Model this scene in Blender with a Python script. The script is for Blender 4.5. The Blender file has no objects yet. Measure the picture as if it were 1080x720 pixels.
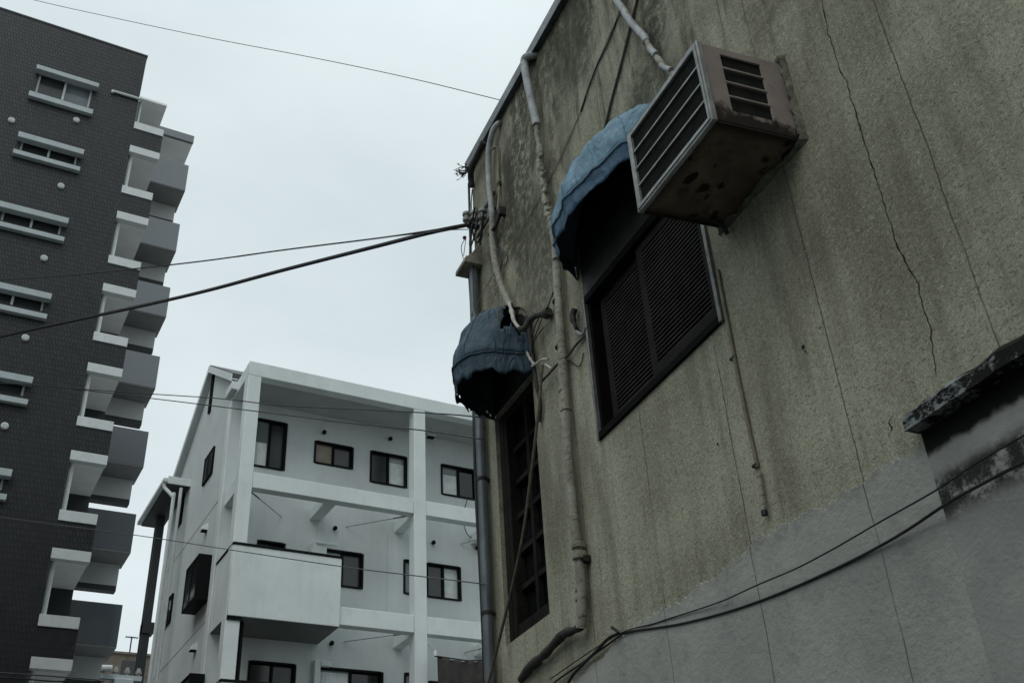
import bpy, bmesh, math, random
from mathutils import Vector, Matrix, noise
random.seed(7)
R = math.radians
SC = bpy.context.scene
COL = SC.collection
V = Vector

# ------------------------------------------------------------------ camera
F_PX, PITCH, ROLL, YB, YW = 1097.59, R(32.3766), R(-3.5944), R(30.7087), R(24.8768)
CAM = V((0, 0, 1.6))
def _frame():
    cp, sp = math.cos(PITCH), math.sin(PITCH)
    fw = V((0, cp, sp)); up0 = V((0, -sp, cp)); r0 = V((1, 0, 0))
    c, s = math.cos(ROLL), math.sin(ROLL)
    rot = Matrix.Rotation(-YB, 3, 'Z')
    return rot @ (c * r0 + s * up0), rot @ (-s * r0 + c * up0), rot @ fw
CR, CU, CF = _frame()
cam_d = bpy.data.cameras.new('camera'); cam = bpy.data.objects.new('camera', cam_d); COL.objects.link(cam)
m = Matrix.Identity(4)
for i in range(3):
    m[i][0], m[i][1], m[i][2], m[i][3] = CR[i], CU[i], -CF[i], CAM[i]
cam.matrix_world = m
cam_d.sensor_width = 36; cam_d.sensor_fit = 'HORIZONTAL'
cam_d.lens = 36 * F_PX / 1080; cam_d.clip_end = 3000; cam_d.clip_start = 0.05
SC.camera = cam

def ray(x, y): return CF + CR * ((x - 540) / F_PX) - CU * ((y - 360) / F_PX)
def at(x, y, depth): return CAM + ray(x, y) * depth            # a point at a real depth along a sight line of the survey
def at_y(x, y, Y): v = ray(x, y); return CAM + v * (Y / v.y)    # on a facade plane y = Y
def at_x(x, y, X): v = ray(x, y); return CAM + v * (X / v.x)
# the old stucco wall: its own frame; local x runs along the wall, y is out from the wall, z is up
WD = 2.8
_dy = YW - YB
UW = V((-math.sin(_dy), math.cos(_dy), 0)); NW = V((math.cos(_dy), math.sin(_dy), 0))
WALL = Matrix.Translation(NW * WD) @ Matrix.Rotation(math.atan2(UW.y, UW.x), 4, 'Z')
WALL_I = WALL.inverted()
def wl(x, y, h=0.0):
    v = ray(x, y); t = (WD - h) / NW.dot(v)
    return WALL_I @ (CAM + v * t)
ID = Matrix.Identity(4)

# ------------------------------------------------------------------ mesh builder
class MB:
    def __init__(self): self.v = []; self.f = []; self.mi = []; self.cur = 0
    def face(self, idx): self.f.append(tuple(idx)); self.mi.append(self.cur)
    def poly(self, pts):
        n = len(self.v); self.v += [V(p) for p in pts]; self.face(range(n, n + len(pts)))
    def hexa(self, p):
        n = len(self.v); self.v += [V(q) for q in p]
        for a in ((0, 3, 2, 1), (4, 5, 6, 7), (0, 1, 5, 4), (1, 2, 6, 5), (2, 3, 7, 6), (3, 0, 4, 7)):
            self.face([n + i for i in a])
        return self
    def box(self, x0, x1, y0, y1, z0, z1):
        return self.hexa([(x0, y0, z0), (x1, y0, z0), (x1, y1, z0), (x0, y1, z0), (x0, y0, z1), (x1, y0, z1), (x1, y1, z1), (x0, y1, z1)])
    def tube(self, pts, r, seg=10, cap=True):
        pts = [V(p) for p in pts]; n = len(pts)
        rs = r if isinstance(r, (list, tuple)) else [r] * n
        up = V((0.31, 0.17, 0.93)); rings = []
        t0 = (pts[1] - pts[0]).normalized()
        a = t0.cross(up)
        if a.length < 1e-3: a = t0.cross(V((1, 0, 0)))
        a.normalize()
        for i, p in enumerate(pts):
            t = (pts[min(i + 1, n - 1)] - pts[max(i - 1, 0)])
            if t.length < 1e-9: t = t0.copy()
            t.normalize()
            a = (a - t * a.dot(t)).normalized(); b = t.cross(a)
            k = len(self.v); rings.append(k)
            for j in range(seg):
                w = 2 * math.pi * j / seg
                self.v.append(p + (a * math.cos(w) + b * math.sin(w)) * rs[i])
        for i in range(n - 1):
            for j in range(seg):
                j2 = (j + 1) % seg
                self.face([rings[i] + j, rings[i] + j2, rings[i + 1] + j2, rings[i + 1] + j])
        if cap:
            self.face([rings[0] + j for j in range(seg)][::-1]); self.face([rings[-1] + j for j in range(seg)])
        return self
    def grid(self, P, closed=False, skip=None):
        n = len(self.v); nr = len(P); nc = len(P[0])
        for row in P: self.v += [V(q) for q in row]
        for i in range(nr - 1):
            for j in range(nc - (0 if closed else 1)):
                if skip and skip(i, j): continue
                j2 = (j + 1) % nc
                self.face([n + i * nc + j, n + i * nc + j2, n + (i + 1) * nc + j2, n + (i + 1) * nc + j])
        return self
    def wall(self, u0, u1, z0, z1, holes, h0, h1, mp):
        """a slab with rectangular openings; mp(u, h, z) places it; h1 is the outer face"""
        us = sorted({u0, u1, *[a for h in holes for a in h[:2] if u0 < a < u1]})
        zs = sorted({z0, z1, *[a for h in holes for a in h[2:] if z0 < a < z1]})
        solid = lambda i, j: 0 <= i < len(us) - 1 and 0 <= j < len(zs) - 1 and not any(
            h[0] < (us[i] + us[i + 1]) / 2 < h[1] and h[2] < (zs[j] + zs[j + 1]) / 2 < h[3] for h in holes)
        for i in range(len(us) - 1):
            for j in range(len(zs) - 1):
                if not solid(i, j): continue
                a, b, c, d = us[i], us[i + 1], zs[j], zs[j + 1]
                self.poly([mp(a, h1, c), mp(b, h1, c), mp(b, h1, d), mp(a, h1, d)])
                self.poly([mp(a, h0, c), mp(a, h0, d), mp(b, h0, d), mp(b, h0, c)])
                if not solid(i - 1, j): self.poly([mp(a, h0, c), mp(a, h1, c), mp(a, h1, d), mp(a, h0, d)])
                if not solid(i + 1, j): self.poly([mp(b, h0, c), mp(b, h0, d), mp(b, h1, d), mp(b, h1, c)])
                if not solid(i, j - 1): self.poly([mp(a, h0, c), mp(b, h0, c), mp(b, h1, c), mp(a, h1, c)])
                if not solid(i, j + 1): self.poly([mp(a, h0, d), mp(a, h1, d), mp(b, h1, d), mp(b, h0, d)])
        return self
    def mesh(self, name, mats, base=V((0, 0, 0)), smooth=True, weld=True):
        me = bpy.data.meshes.new(name)
        me.from_pydata([tuple(p - base) for p in self.v], [], self.f)
        for mt in (mats if isinstance(mats, (list, tuple)) else [mats]): me.materials.append(mt)
        for p, k in zip(me.polygons, self.mi): p.material_index = k
        bm = bmesh.new(); bm.from_mesh(me)
        if weld: bmesh.ops.remove_doubles(bm, verts=bm.verts, dist=1e-5)
        bmesh.ops.recalc_face_normals(bm, faces=bm.faces); bm.to_mesh(me); bm.free()
        if smooth:
            me.shade_smooth(); me.set_sharp_from_angle(angle=R(32))
        return me

def bevel(o, w, seg=2):
    b = o.modifiers.new('bevel', 'BEVEL'); b.width = w; b.segments = seg; b.limit_method = 'ANGLE'; b.angle_limit = R(40)
    return o

class Thing:
    def __init__(self, name, label, cat, base=(0, 0, 0), frame=ID, group=None):
        self.base = V(base); self.frame = frame
        o = bpy.data.objects.new(name, None); COL.objects.link(o); o.empty_display_size = .2
        o.matrix_world = frame @ Matrix.Translation(self.base)
        o['label'] = label; o['category'] = cat
        if group: o['group'] = group
        self.o = o
    def part(self, name, mb, mats, parent=None, bev=0, label=None, smooth=True, weld=True):
        ob = bpy.data.objects.new(name, mb.mesh(name, mats, self.base, smooth, weld)); COL.objects.link(ob)
        ob.parent = parent or self.o
        if bev: bevel(ob, bev)
        if label: ob['label'] = label
        return ob

def solo(name, mb, mats, label, cat, base=(0, 0, 0), frame=ID, group=None, bev=0):
    base = V(base)
    ob = bpy.data.objects.new(name, mb.mesh(name, mats, base)); COL.objects.link(ob)
    ob.matrix_world = frame @ Matrix.Translation(base)
    ob['label'] = label; ob['category'] = cat
    if group: ob['group'] = group
    if bev: bevel(ob, bev)
    return ob

def copy_tree(o, parent, off):
    c = o.copy(); COL.objects.link(c); c.parent = parent
    c.location = o.location + V(off)
    for ch in [x for x in KIDS.get(o.name, [])]:
        copy_tree(ch, c, (0, 0, 0))
    return c
KIDS = {}
def note(parent, child): KIDS.setdefault(parent.name, []).append(child); return child

def smooth_path(pts, n=8):
    pts = [V(p) for p in pts]
    if len(pts) < 3:
        return [pts[0].lerp(pts[-1], i / n) for i in range(n + 1)]
    P = [pts[0] * 2 - pts[1]] + pts + [pts[-1] * 2 - pts[-2]]
    out = []
    for i in range(1, len(P) - 2):
        for k in range(n):
            t = k / n; p0, p1, p2, p3 = P[i - 1], P[i], P[i + 1], P[i + 2]
            out.append(.5 * (2 * p1 + (p2 - p0) * t + (2 * p0 - 5 * p1 + 4 * p2 - p3) * t * t + (3 * p1 - p0 - 3 * p2 + p3) * t ** 3))
    return out + [pts[-1]]

# ------------------------------------------------------------------ materials
class NT:
    def __init__(self, name):
        self.m = bpy.data.materials.new(name); self.m.use_nodes = True
        self.t = self.m.node_tree; self.n = self.t.nodes; self.l = self.t.links
        self.b = self.n['Principled BSDF']
        self.co = self.n.new('ShaderNodeTexCoord').outputs['Object']
    def link(self, a, b): self.l.new(a, b)
    def put(self, sock, v):
        if isinstance(v, bpy.types.NodeSocket): self.l.new(v, sock)
        else:
            if isinstance(v, (tuple, list)) and len(v) == 3 and sock.type == 'RGBA': v = (*v, 1)
            sock.default_value = v
    def map(self, scale=(1, 1, 1), loc=(0, 0, 0), rot=(0, 0, 0), co=None):
        k = self.n.new('ShaderNodeMapping'); k.inputs['Scale'].default_value = scale; k.inputs['Location'].default_value = loc; k.inputs['Rotation'].default_value = rot
        self.link(co or self.co, k.inputs['Vector']); return k.outputs[0]
    def noise(self, scale, detail=4, rough=.55, vec=None, dist=0):
        k = self.n.new('ShaderNodeTexNoise'); k.inputs['Scale'].default_value = scale; k.inputs['Detail'].default_value = detail
        k.inputs['Roughness'].default_value = rough; k.inputs['Distortion'].default_value = dist
        self.link(vec or self.co, k.inputs['Vector']); return k.outputs['Fac']
    def voro(self, scale, vec=None, feature='F1'):
        k = self.n.new('ShaderNodeTexVoronoi'); k.feature = feature; k.inputs['Scale'].default_value = scale
        self.link(vec or self.co, k.inputs['Vector']); return k.outputs['Distance']
    def ramp(self, fac, a, b, va=0.0, vb=1.0, smooth=True):
        k = self.n.new('ShaderNodeMapRange'); k.interpolation_type = 'SMOOTHSTEP' if smooth else 'LINEAR'
        self.put(k.inputs[0], fac); 
        for i, x in zip((1, 2, 3, 4), (a, b, va, vb)): self.put(k.inputs[i], x)
        return k.outputs[0]
    def math(self, op, a, b=0.0, c=None):
        k = self.n.new('ShaderNodeMath'); k.operation = op; self.put(k.inputs[0], a); self.put(k.inputs[1], b)
        if c is not None: self.put(k.inputs[2], c)
        return k.outputs[0]
    def mix(self, fac, a, b, mode='MIX'):
        k = self.n.new('ShaderNodeMix'); k.data_type = 'RGBA'; k.blend_type = mode
        self.put(k.inputs[0], fac); self.put(k.inputs[6], a); self.put(k.inputs[7], b); return k.outputs[2]
    def sep(self, co=None):
        k = self.n.new('ShaderNodeSeparateXYZ'); self.link(co or self.co, k.inputs[0]); return k.outputs
    def comb(self, x, y, z):
        k = self.n.new('ShaderNodeCombineXYZ'); self.put(k.inputs[0], x); self.put(k.inputs[1], y); self.put(k.inputs[2], z); return k.outputs[0]
    def bump(self, h, strength=.4, dist=.01, normal=None):
        k = self.n.new('ShaderNodeBump'); k.inputs['Strength'].default_value = strength; k.inputs['Distance'].default_value = dist
        self.link(h, k.inputs['Height'])
        if normal: self.link(normal, k.inputs['Normal'])
        return k.outputs[0]
    def done(self, col, rough=.8, normal=None, metal=0.0, spec=.4):
        self.put(self.b.inputs['Base Color'], col); self.put(self.b.inputs['Roughness'], rough); self.put(self.b.inputs['Metallic'], metal)
        self.put(self.b.inputs['Specular IOR Level'], spec)
        if normal: self.link(normal, self.b.inputs['Normal'])
        return self.m

def plain(name, col, rough=.7, var=.25, scale=3.0, bump=0.0, bscale=40, metal=0.0, dirt=None, dirt_amt=.5, spec=.4, streak=0.0):
    """painted or bare surface with uneven tone, optional grime and vertical run marks"""
    t = NT(name)
    n1 = t.noise(scale, 6, .6)
    dark = tuple(c * (1 - var) for c in col); light = tuple(min(1, c * (1 + var * .6)) for c in col)
    c = t.mix(t.ramp(n1, .3, .7), dark, light)
    if streak:
        s = t.noise(1, 5, .65, t.map((9, 9, .55)))
        c = t.mix(t.math('MULTIPLY', t.ramp(s, .48, .75), streak), c, tuple(x * .45 for x in col))
    if dirt:
        d = t.noise(scale * 3.1, 8, .7, t.map((1, 1, .7)))
        c = t.mix(t.math('MULTIPLY', t.ramp(d, .5, .7), dirt_amt), c, dirt)
    nm = t.bump(t.noise(bscale, 4, .6), .35, bump) if bump else None
    r = t.ramp(t.noise(scale * 5, 3), .2, .8, max(0, rough - .1), min(1, rough + .1))
    return t.done(c, r, nm, metal, spec)

def joints(t, S):
    """scored vertical control joints 0.772 m apart, a little crooked"""
    w = t.math('MULTIPLY', t.math('SUBTRACT', t.noise(.9, 3, .5, t.map((.4, 0, 1))), .5), .05)
    w2 = t.math('MULTIPLY', t.math('SUBTRACT', t.noise(9, 2, .5, t.map((.2, 0, 1))), .5), .012)
    u = t.math('ADD', t.math('ADD', S[0], w), w2)
    fr = t.math('FRACT', t.math('ADD', t.math('DIVIDE', t.math('SUBTRACT', u, 2.086), .772), 10.5))
    d = t.math('MULTIPLY', t.math('ABSOLUTE', t.math('SUBTRACT', fr, .5)), .772)
    brk = t.ramp(t.noise(2.1, 4, .6, t.map((1, 1, 1), (3, 0, 5))), .34, .5, .35, 1)
    return t.math('MULTIPLY', t.ramp(d, .0015, .0045, 1, 0), brk)

def stucco():
    t = NT('stucco'); S = t.sep()
    big = t.noise(.75, 5, .6); mid = t.noise(3.2, 6, .65)
    c = t.mix(t.ramp(big, .3, .7), (.25, .243, .172), (.49, .475, .362))
    c = t.mix(t.math('MULTIPLY', t.ramp(mid, .42, .75), .5), c, (.27, .26, .20))
    g1 = t.noise(98, 5, .72); g2 = t.noise(42, 3, .6)
    grain = t.math('ADD', t.math('MULTIPLY', g1, .72), t.math('MULTIPLY', g2, .33))
    c = t.mix(t.math('MULTIPLY', t.ramp(grain, .54, .68), .7), c, (.64, .63, .53))
    c = t.mix(t.math('MULTIPLY', t.ramp(grain, .38, .53, 1, 0), .78), c, (.085, .082, .062))
    # mould runs below the roof edge: long streaks, strongest high up
    high = t.ramp(S[2], 5.2, 8.0)
    wob = t.math('MULTIPLY', t.math('SUBTRACT', t.noise(1.6, 4), .5), .5)
    st = t.noise(1.0, 6, .68, t.comb(t.math('MULTIPLY', t.math('ADD', S[0], wob), 2.6), 0.0, t.math('MULTIPLY', S[2], .42)))
    m1 = t.math('MULTIPLY', t.ramp(st, .42, .58), high)
    pt = t.ramp(t.noise(1.15, 5, .62, t.map((1, 1, .6), (4.3, 0, 1.7))), .43, .57)
    c = t.mix(t.math('MULTIPLY', t.math('MULTIPLY', m1, t.math('MULTIPLY_ADD', pt, .75, .3)), .95), c, (.045, .045, .031))
    c = t.mix(t.math('MULTIPLY', t.math('MULTIPLY', pt, t.ramp(S[2], 4.6, 6.8)), t.math('MULTIPLY', t.ramp(t.noise(13, 8, .78), .36, .56), .9)), c, (.046, .046, .032))
    st2 = t.noise(1, 8, .72, t.comb(t.math('MULTIPLY', S[0], 7.5), 3.0, t.math('MULTIPLY', S[2], .9)))
    m2 = t.math('MULTIPLY', t.ramp(st2, .50, .62), t.ramp(S[2], 4.2, 7.0))
    c = t.mix(t.math('MULTIPLY', m2, .7), c, (.04, .041, .03))
    # faint rain marks all over
    st3 = t.noise(1, 6, .7, t.comb(t.math('MULTIPLY', S[0], 5.0), 8.0, t.math('MULTIPLY', S[2], .6)))
    c = t.mix(t.math('MULTIPLY', t.ramp(st3, .43, .68), .5), c, (.11, .105, .08))
    sp = t.noise(11, 8, .75)
    c = t.mix(t.math('MULTIPLY', t.ramp(sp, .6, .72), .7), c, (.05, .05, .035))
    j = joints(t, S)
    c = t.mix(t.math('MULTIPLY', j, .6), c, (.05, .05, .043))
    h = t.math('SUBTRACT', t.math('ADD', grain, t.math('MULTIPLY', mid, .5)), t.math('MULTIPLY', j, .9))
    nm = t.bump(h, .75, .010)
    nm = t.bump(t.noise(2.2, 3), .25, .06, nm)
    nm = t.bump(t.noise(19, 5, .6), .35, .02, nm)
    return t.done(c, .93, nm, 0, .2)

def base_paint():
    t = NT('grey_wall_paint'); S = t.sep()
    n = t.noise(1.1, 6, .6)
    c = t.mix(t.ramp(n, .3, .7), (.325, .33, .305), (.445, .45, .415))
    c = t.mix(t.math('MULTIPLY', t.ramp(t.noise(5, 7, .7), .5, .75), .45), c, (.17, .175, .165))
    st = t.noise(1, 7, .7, t.comb(t.math('MULTIPLY', S[0], 6), 1.0, t.math('MULTIPLY', S[2], .8)))
    c = t.mix(t.math('MULTIPLY', t.ramp(st, .5, .72), .3), c, (.13, .135, .12))
    edge = t.math('MULTIPLY', t.ramp(S[2], 3.16, 3.25), t.ramp(t.noise(17, 8, .75), .44, .56))
    c = t.mix(t.math('MULTIPLY', edge, .4), c, (.2, .19, .15))
    c = t.mix(t.math('MULTIPLY', t.ramp(t.noise(26, 6, .75), .64, .72), .7), c, (.05, .05, .045))
    j = joints(t, S)
    c = t.mix(t.math('MULTIPLY', j, .6), c, (.06, .06, .055))
    h = t.math('SUBTRACT', t.math('ADD', t.noise(45, 5, .6), t.math('MULTIPLY', t.noise(8, 4), 1.2)), j)
    return t.done(c, .88, t.bump(h, .6, .01), 0, .25)

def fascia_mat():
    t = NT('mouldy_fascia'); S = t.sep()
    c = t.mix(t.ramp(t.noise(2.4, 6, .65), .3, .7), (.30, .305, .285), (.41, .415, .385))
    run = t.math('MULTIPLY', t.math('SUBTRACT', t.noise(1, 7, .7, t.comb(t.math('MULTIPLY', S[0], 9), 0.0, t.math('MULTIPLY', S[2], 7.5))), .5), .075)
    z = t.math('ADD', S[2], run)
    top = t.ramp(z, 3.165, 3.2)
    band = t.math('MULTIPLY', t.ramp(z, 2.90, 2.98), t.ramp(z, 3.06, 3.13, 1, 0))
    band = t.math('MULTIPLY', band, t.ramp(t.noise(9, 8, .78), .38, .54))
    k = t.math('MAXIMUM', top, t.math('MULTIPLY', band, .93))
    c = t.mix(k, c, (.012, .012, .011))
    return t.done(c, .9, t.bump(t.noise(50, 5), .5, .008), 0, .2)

zl0_ = 3.33
def ledge_mat():
    t = NT('flaking_ledge_paint'); S = t.sep()
    n = t.noise(11, 9, .8, t.map((1, 1, 1.6)))
    side = t.math('ADD', t.ramp(S[0], 2.0, 2.3, .06, -.03), t.ramp(S[2], zl0_ + .085, zl0_ + .13, 0, .12))
    k = t.ramp(t.math('ADD', n, side), .43, .50)
    c = t.mix(k, t.mix(t.noise(20, 4), (.34, .36, .36), (.2, .21, .21)), (.013, .013, .012))
    return t.done(c, .9, t.bump(t.math('SUBTRACT', t.noise(60, 5), k), .6, .008), 0, .2)

def tile():
    t = NT('dark_facade_tile'); S = t.sep()
    k = t.n.new('ShaderNodeTexBrick'); k.offset = .5
    t.link(t.comb(t.math('ADD', S[0], S[1]), S[2], 0.0), k.inputs['Vector'])
    for a, b in (('Scale', 1.0), ('Mortar Size', .010), ('Brick Width', .095), ('Row Height', .17), ('Bias', 0.0), ('Mortar Smooth', .2)): k.inputs[a].default_value = b
    k.inputs['Color1'].default_value = (.010, .012, .0135, 1); k.inputs['Color2'].default_value = (.021, .0245, .0265, 1); k.inputs['Mortar'].default_value = (.004, .0045, .005, 1)
    c = t.mix(t.math('MULTIPLY', t.ramp(t.noise(.5, 5), .35, .7), .35), k.outputs['Color'], (.020, .023, .025))
    fl = t.math('FRACT', t.math('DIVIDE', t.math('SUBTRACT', S[2], 26.86), 2.9))
    line = t.ramp(t.math('ABSOLUTE', t.math('SUBTRACT', fl, .5)), .004, .012, 1, 0)
    c = t.mix(t.math('MULTIPLY', line, .5), c, (.015, .017, .018))
    return t.done(c, t.math('MULTIPLY_ADD', k.outputs['Fac'], .4, .4), t.bump(k.outputs['Fac'], -.2, .006), 0, .42)

def canvas(name, dark, light, spec=.3):
    t = NT(name); S = t.sep()
    c = t.mix(t.ramp(t.noise(3.4, 6, .6), .3, .72), dark, light)
    st = t.noise(1, 6, .7, t.map((9, 9, 1.2)))
    c = t.mix(t.math('MULTIPLY', t.ramp(st, .45, .75), .45), c, tuple(x * .45 for x in dark))
    c = t.mix(t.math('MULTIPLY', t.ramp(t.noise(14, 7, .7), .58, .7), .5), c, (.02, .022, .022))
    h = t.math('ADD', t.noise(14, 4), t.math('MULTIPLY', t.noise(300, 1), .15))
    fo = t.noise(5, 3, .5, t.map((2.2, 2.2, .8)), 1.2)
    return t.done(c, .62, t.bump(t.math('ADD', h, t.math('MULTIPLY', fo, 3.5)), .5, .025), 0, spec)

def ac_side():
    t = NT('rusty_casing_paint'); S = t.sep()
    c = t.mix(t.ramp(t.noise(6, 5), .3, .7), (.29, .245, .225), (.37, .32, .30))
    n = t.noise(13, 8, .7)
    low = t.ramp(S[2], .2, -.04, -.12, .26)
    r1 = t.ramp(t.math('ADD', n, low), .46, .76)
    c = t.mix(r1, c, (.085, .048, .033))
    r2 = t.ramp(t.math('ADD', n, t.ramp(S[2], .15, -.02, -.1, .34)), .54, .8)
    c = t.mix(r2, c, (.022, .016, .013))
    return t.done(c, .7, t.bump(n, .3, .006), 0, .35)

def ac_under():
    t = NT('rusted_underside'); S = t.sep()
    c = t.mix(t.ramp(t.noise(5, 6), .3, .7), (.11, .085, .064), (.20, .158, .118))
    sp = t.ramp(t.math('ADD', t.voro(7.5, t.map((1, 1.5, 1))), t.math('MULTIPLY', t.math('SUBTRACT', t.noise(15, 5, .65), .5), .8)), .27, .38, 1, 0)
    sel = t.ramp(t.noise(4.2, 2), .42, .5)
    c = t.mix(t.math('MULTIPLY', sp, sel), c, (.012, .010, .009))
    rim = t.ramp(t.noise(9, 7, .7), .5, .66)
    edge = t.math('MAXIMUM', t.ramp(S[1], .40, .5), t.math('MAXIMUM', t.ramp(S[0], .25, .33), t.ramp(S[0], -.25, -.33)))
    c = t.mix(t.math('MAXIMUM', t.math('MULTIPLY', edge, .9), t.math('MULTIPLY', rim, .5)), c, (.018, .014, .011))
    return t.done(c, .85, t.bump(t.noise(40, 5), .4, .005), 0, .25)

M = {}
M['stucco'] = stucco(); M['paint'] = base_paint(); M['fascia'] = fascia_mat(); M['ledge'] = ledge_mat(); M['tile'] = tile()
M['crack'] = plain('crack_grime', (.014, .013, .011), .95, .4, 20)
M['flash'] = plain('weathered_flashing', (.20, .22, .23), .55, .35, 6, .003, 60, .3, (.07, .06, .05), .5)
M['white'] = plain('white_wall_paint', (.70, .755, .745), .75, .07, .8, .002, 30, 0, (.45, .48, .47), .26, .35, .12)
M['white2'] = plain('pale_siding_paint', (.60, .645, .64), .75, .08, .6, .002, 25, 0, (.42, .44, .43), .26, .35, .10)
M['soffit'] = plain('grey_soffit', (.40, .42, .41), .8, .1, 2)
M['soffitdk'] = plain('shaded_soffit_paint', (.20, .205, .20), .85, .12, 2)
M['beamgrey'] = plain('grey_beam_paint', (.50, .51, .50), .8, .08, 1.2)
M['trimgrey'] = plain('pale_band_paint', (.60, .635, .63), .6, .06, 2.5, .002, 25, 0, (.3, .31, .31), .25)
M['hood'] = plain('hood_concrete_paint', (.40, .45, .455), .65, .08, 2, 0, 20, 0, (.25, .27, .27), .3)
t_ = NT('blue_grey_panel'); M['panel'] = t_.done(t_.mix(t_.noise(1.2, 3), (.046, .062, .074), (.054, .072, .085)), .22, None, 0, .62); M['panel'].node_tree.nodes['Principled BSDF'].inputs['IOR'].default_value = 2.0
M['paneldk'] = plain('dark_panel', (.035, .040, .043), .5, .1, 1.5)
M['gallery'] = plain('gallery_paint', (.84, .85, .84), .8, .08, 1.2)
M['pipe_w'] = plain('white_pipe_cover', (.38, .40, .405), .6, .3, 9, .004, 25, 0, (.11, .108, .09), .75, .35, .35)
def tape():
    t = NT('aged_pipe_tape'); S = t.sep()
    c = t.mix(t.ramp(t.noise(9, 6), .3, .7), (.25, .245, .195), (.38, .375, .31))
    z = t.math('ADD', t.math('ADD', S[2], t.math('MULTIPLY', S[0], .35)), t.math('MULTIPLY', t.noise(6, 4), .05))
    fr = t.math('PINGPONG', z, .022)
    band = t.math('MULTIPLY', t.ramp(fr, .0, .004, 1, 0), t.ramp(t.noise(7, 3), .42, .58))
    c = t.mix(t.math('MULTIPLY', band, .65), c, (.06, .057, .045))
    c = t.mix(t.math('MULTIPLY', t.ramp(t.noise(30, 8, .72), .5, .68), .7), c, (.085, .08, .06))
    return t.done(c, .8, t.bump(t.math('SUBTRACT', t.noise(40, 5), t.math('MULTIPLY', band, .8)), .6, .008), 0, .3)
M['wrap'] = tape()
M['wrapdk'] = plain('dirty_dark_wrap', (.05, .048, .042), .85, .4, 10, .006, 50, 0, (.14, .13, .11), .4)
M['conduit'] = plain('tan_conduit', (.24, .22, .16), .7, .25, 9, .002, 60, 0, (.09, .08, .06), .5)
M['dpipe'] = plain('grey_downpipe_metal', (.145, .17, .185), .45, .25, 4, .002, 30, .25, (.08, .07, .06), .4, .5, .3)
M['cable'] = plain('black_cable_sheath', (.014, .015, .017), .5, .3, 8)
M['wire'] = plain('grey_wire', (.07, .072, .075), .6, .3, 8)
M['iron'] = plain('dark_iron', (.035, .033, .032), .65, .4, 12, .003, 60, .3, (.09, .045, .025), .5)
M['porcelain'] = plain('dirty_porcelain', (.30, .31, .29), .4, .25, 10, .001, 60, 0, (.1, .1, .08), .5)
M['concrete'] = plain('weathered_concrete', (.30, .29, .235), .9, .3, 8, .006, 50, 0, (.08, .075, .055), .6, .2, .4)
M['red'] = plain('red_plastic', (.28, .03, .03), .5, .2, 20)
M['wood'] = plain('dark_stained_wood', (.018, .0155, .014), .75, .35, 6, .003, 40, 0, (.05, .045, .04), .4, .12, .5)
M['shutter'] = plain('black_brown_shutter', (.0065, .006, .0056), .75, .3, 7, .002, 40, spec=.08)
M['stile'] = plain('shutter_stile', (.020, .0185, .017), .7, .3, 7, .002, 40, spec=.12)
M['slat'] = plain('shutter_slat', (.05, .046, .042), .7, .35, 7, .002, 40, spec=.2)
M['aged_alu'] = plain('aged_aluminium', (.25, .255, .25), .5, .3, 8, .002, 50, .5, (.08, .075, .065), .6)
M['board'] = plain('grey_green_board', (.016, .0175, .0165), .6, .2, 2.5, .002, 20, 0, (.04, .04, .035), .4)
M['canvas_a'] = canvas('navy_canvas', (.027, .053, .077), (.062, .105, .138))
M['canvas_b'] = canvas('faded_blue_canvas', (.105, .205, .275), (.18, .305, .39))
M['canvas_v'] = canvas('valance_canvas', (.05, .105, .17), (.11, .20, .285))
M['lining'] = plain('pale_torn_lining', (.50, .48, .42), .85, .25, 14, .004, 50, 0, (.2, .18, .14), .5)
M['rib'] = plain('awning_rib_metal', (.10, .08, .065), .6, .4, 14, .002, 50, .3, (.13, .06, .03), .5)
M['ac_side'] = ac_side(); M['ac_under'] = ac_under()
M['ac_front'] = plain('grille_frame_paint', (.36, .375, .37), .55, .28, 8, .002, 40, .1, (.13, .10, .08), .45)
M['ac_mesh'] = plain('dark_coil_fins', (.022, .024, .022), .75, .3, 12, .003, 180, spec=.15)
M['ac_dark'] = plain('dark_vent_slot', (.020, .015, .013), .8, .3, 12)
M['mortar'] = plain('rough_mortar', (.16, .155, .115), .95, .45, 14, .02, 30, 0, (.04, .04, .03), .7)
M['frame'] = plain('black_window_frame', (.006, .0065, .007), .6, .2, 6, spec=.12)
M['alu_w'] = plain('pale_window_frame', (.50, .54, .55), .45, .1, 6)
M['rod'] = plain('rod_metal', (.17, .18, .18), .5, .2, 6)
M['brown'] = plain('brown_brick_wall', (.15, .125, .10), .85, .25, 3)
M['banner'] = plain('grey_brown_cloth', (.050, .045, .042), .9, .25, 5, .004, 60)
M['roof'] = plain('dark_roof_sheet', (.045, .048, .05), .55, .2, 3)
M['ribbon'] = plain('brown_cord', (.13, .11, .085), .85, .3, 20)
def glass(name, col, rough=.06):
    t = NT(name); c = t.mix(t.ramp(t.noise(1.7, 3), .35, .65), tuple(x * .75 for x in col), col)
    return t.done(c, rough, None, 0, .55)
M['g_dark'] = glass('dark_glass', (.010, .012, .013)); M['g_grey'] = glass('curtained_glass', (.036, .041, .042), .2)
M['g_pale'] = glass('pale_blind_glass', (.30, .33, .33), .2); M['g_tan'] = glass('tan_curtain_glass', (.23, .195, .13), .2)
M['g_sky'] = glass('frosted_glass', (.17, .20, .21), .12)
M['curtain'] = plain('pale_curtain', (.72, .77, .76), .6, .12, 5)
def asphalt():
    t = NT('asphalt'); c = t.mix(t.noise(.6, 6), (.04, .041, .042), (.062, .062, .06))
    return t.done(c, .9, t.bump(t.noise(90, 4), .5, .01), 0, .3)
M['asphalt'] = asphalt(); M['yard'] = plain('pale_concrete_yard', (.38, .38, .365), .9, .2, .2, .01, 30)

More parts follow.
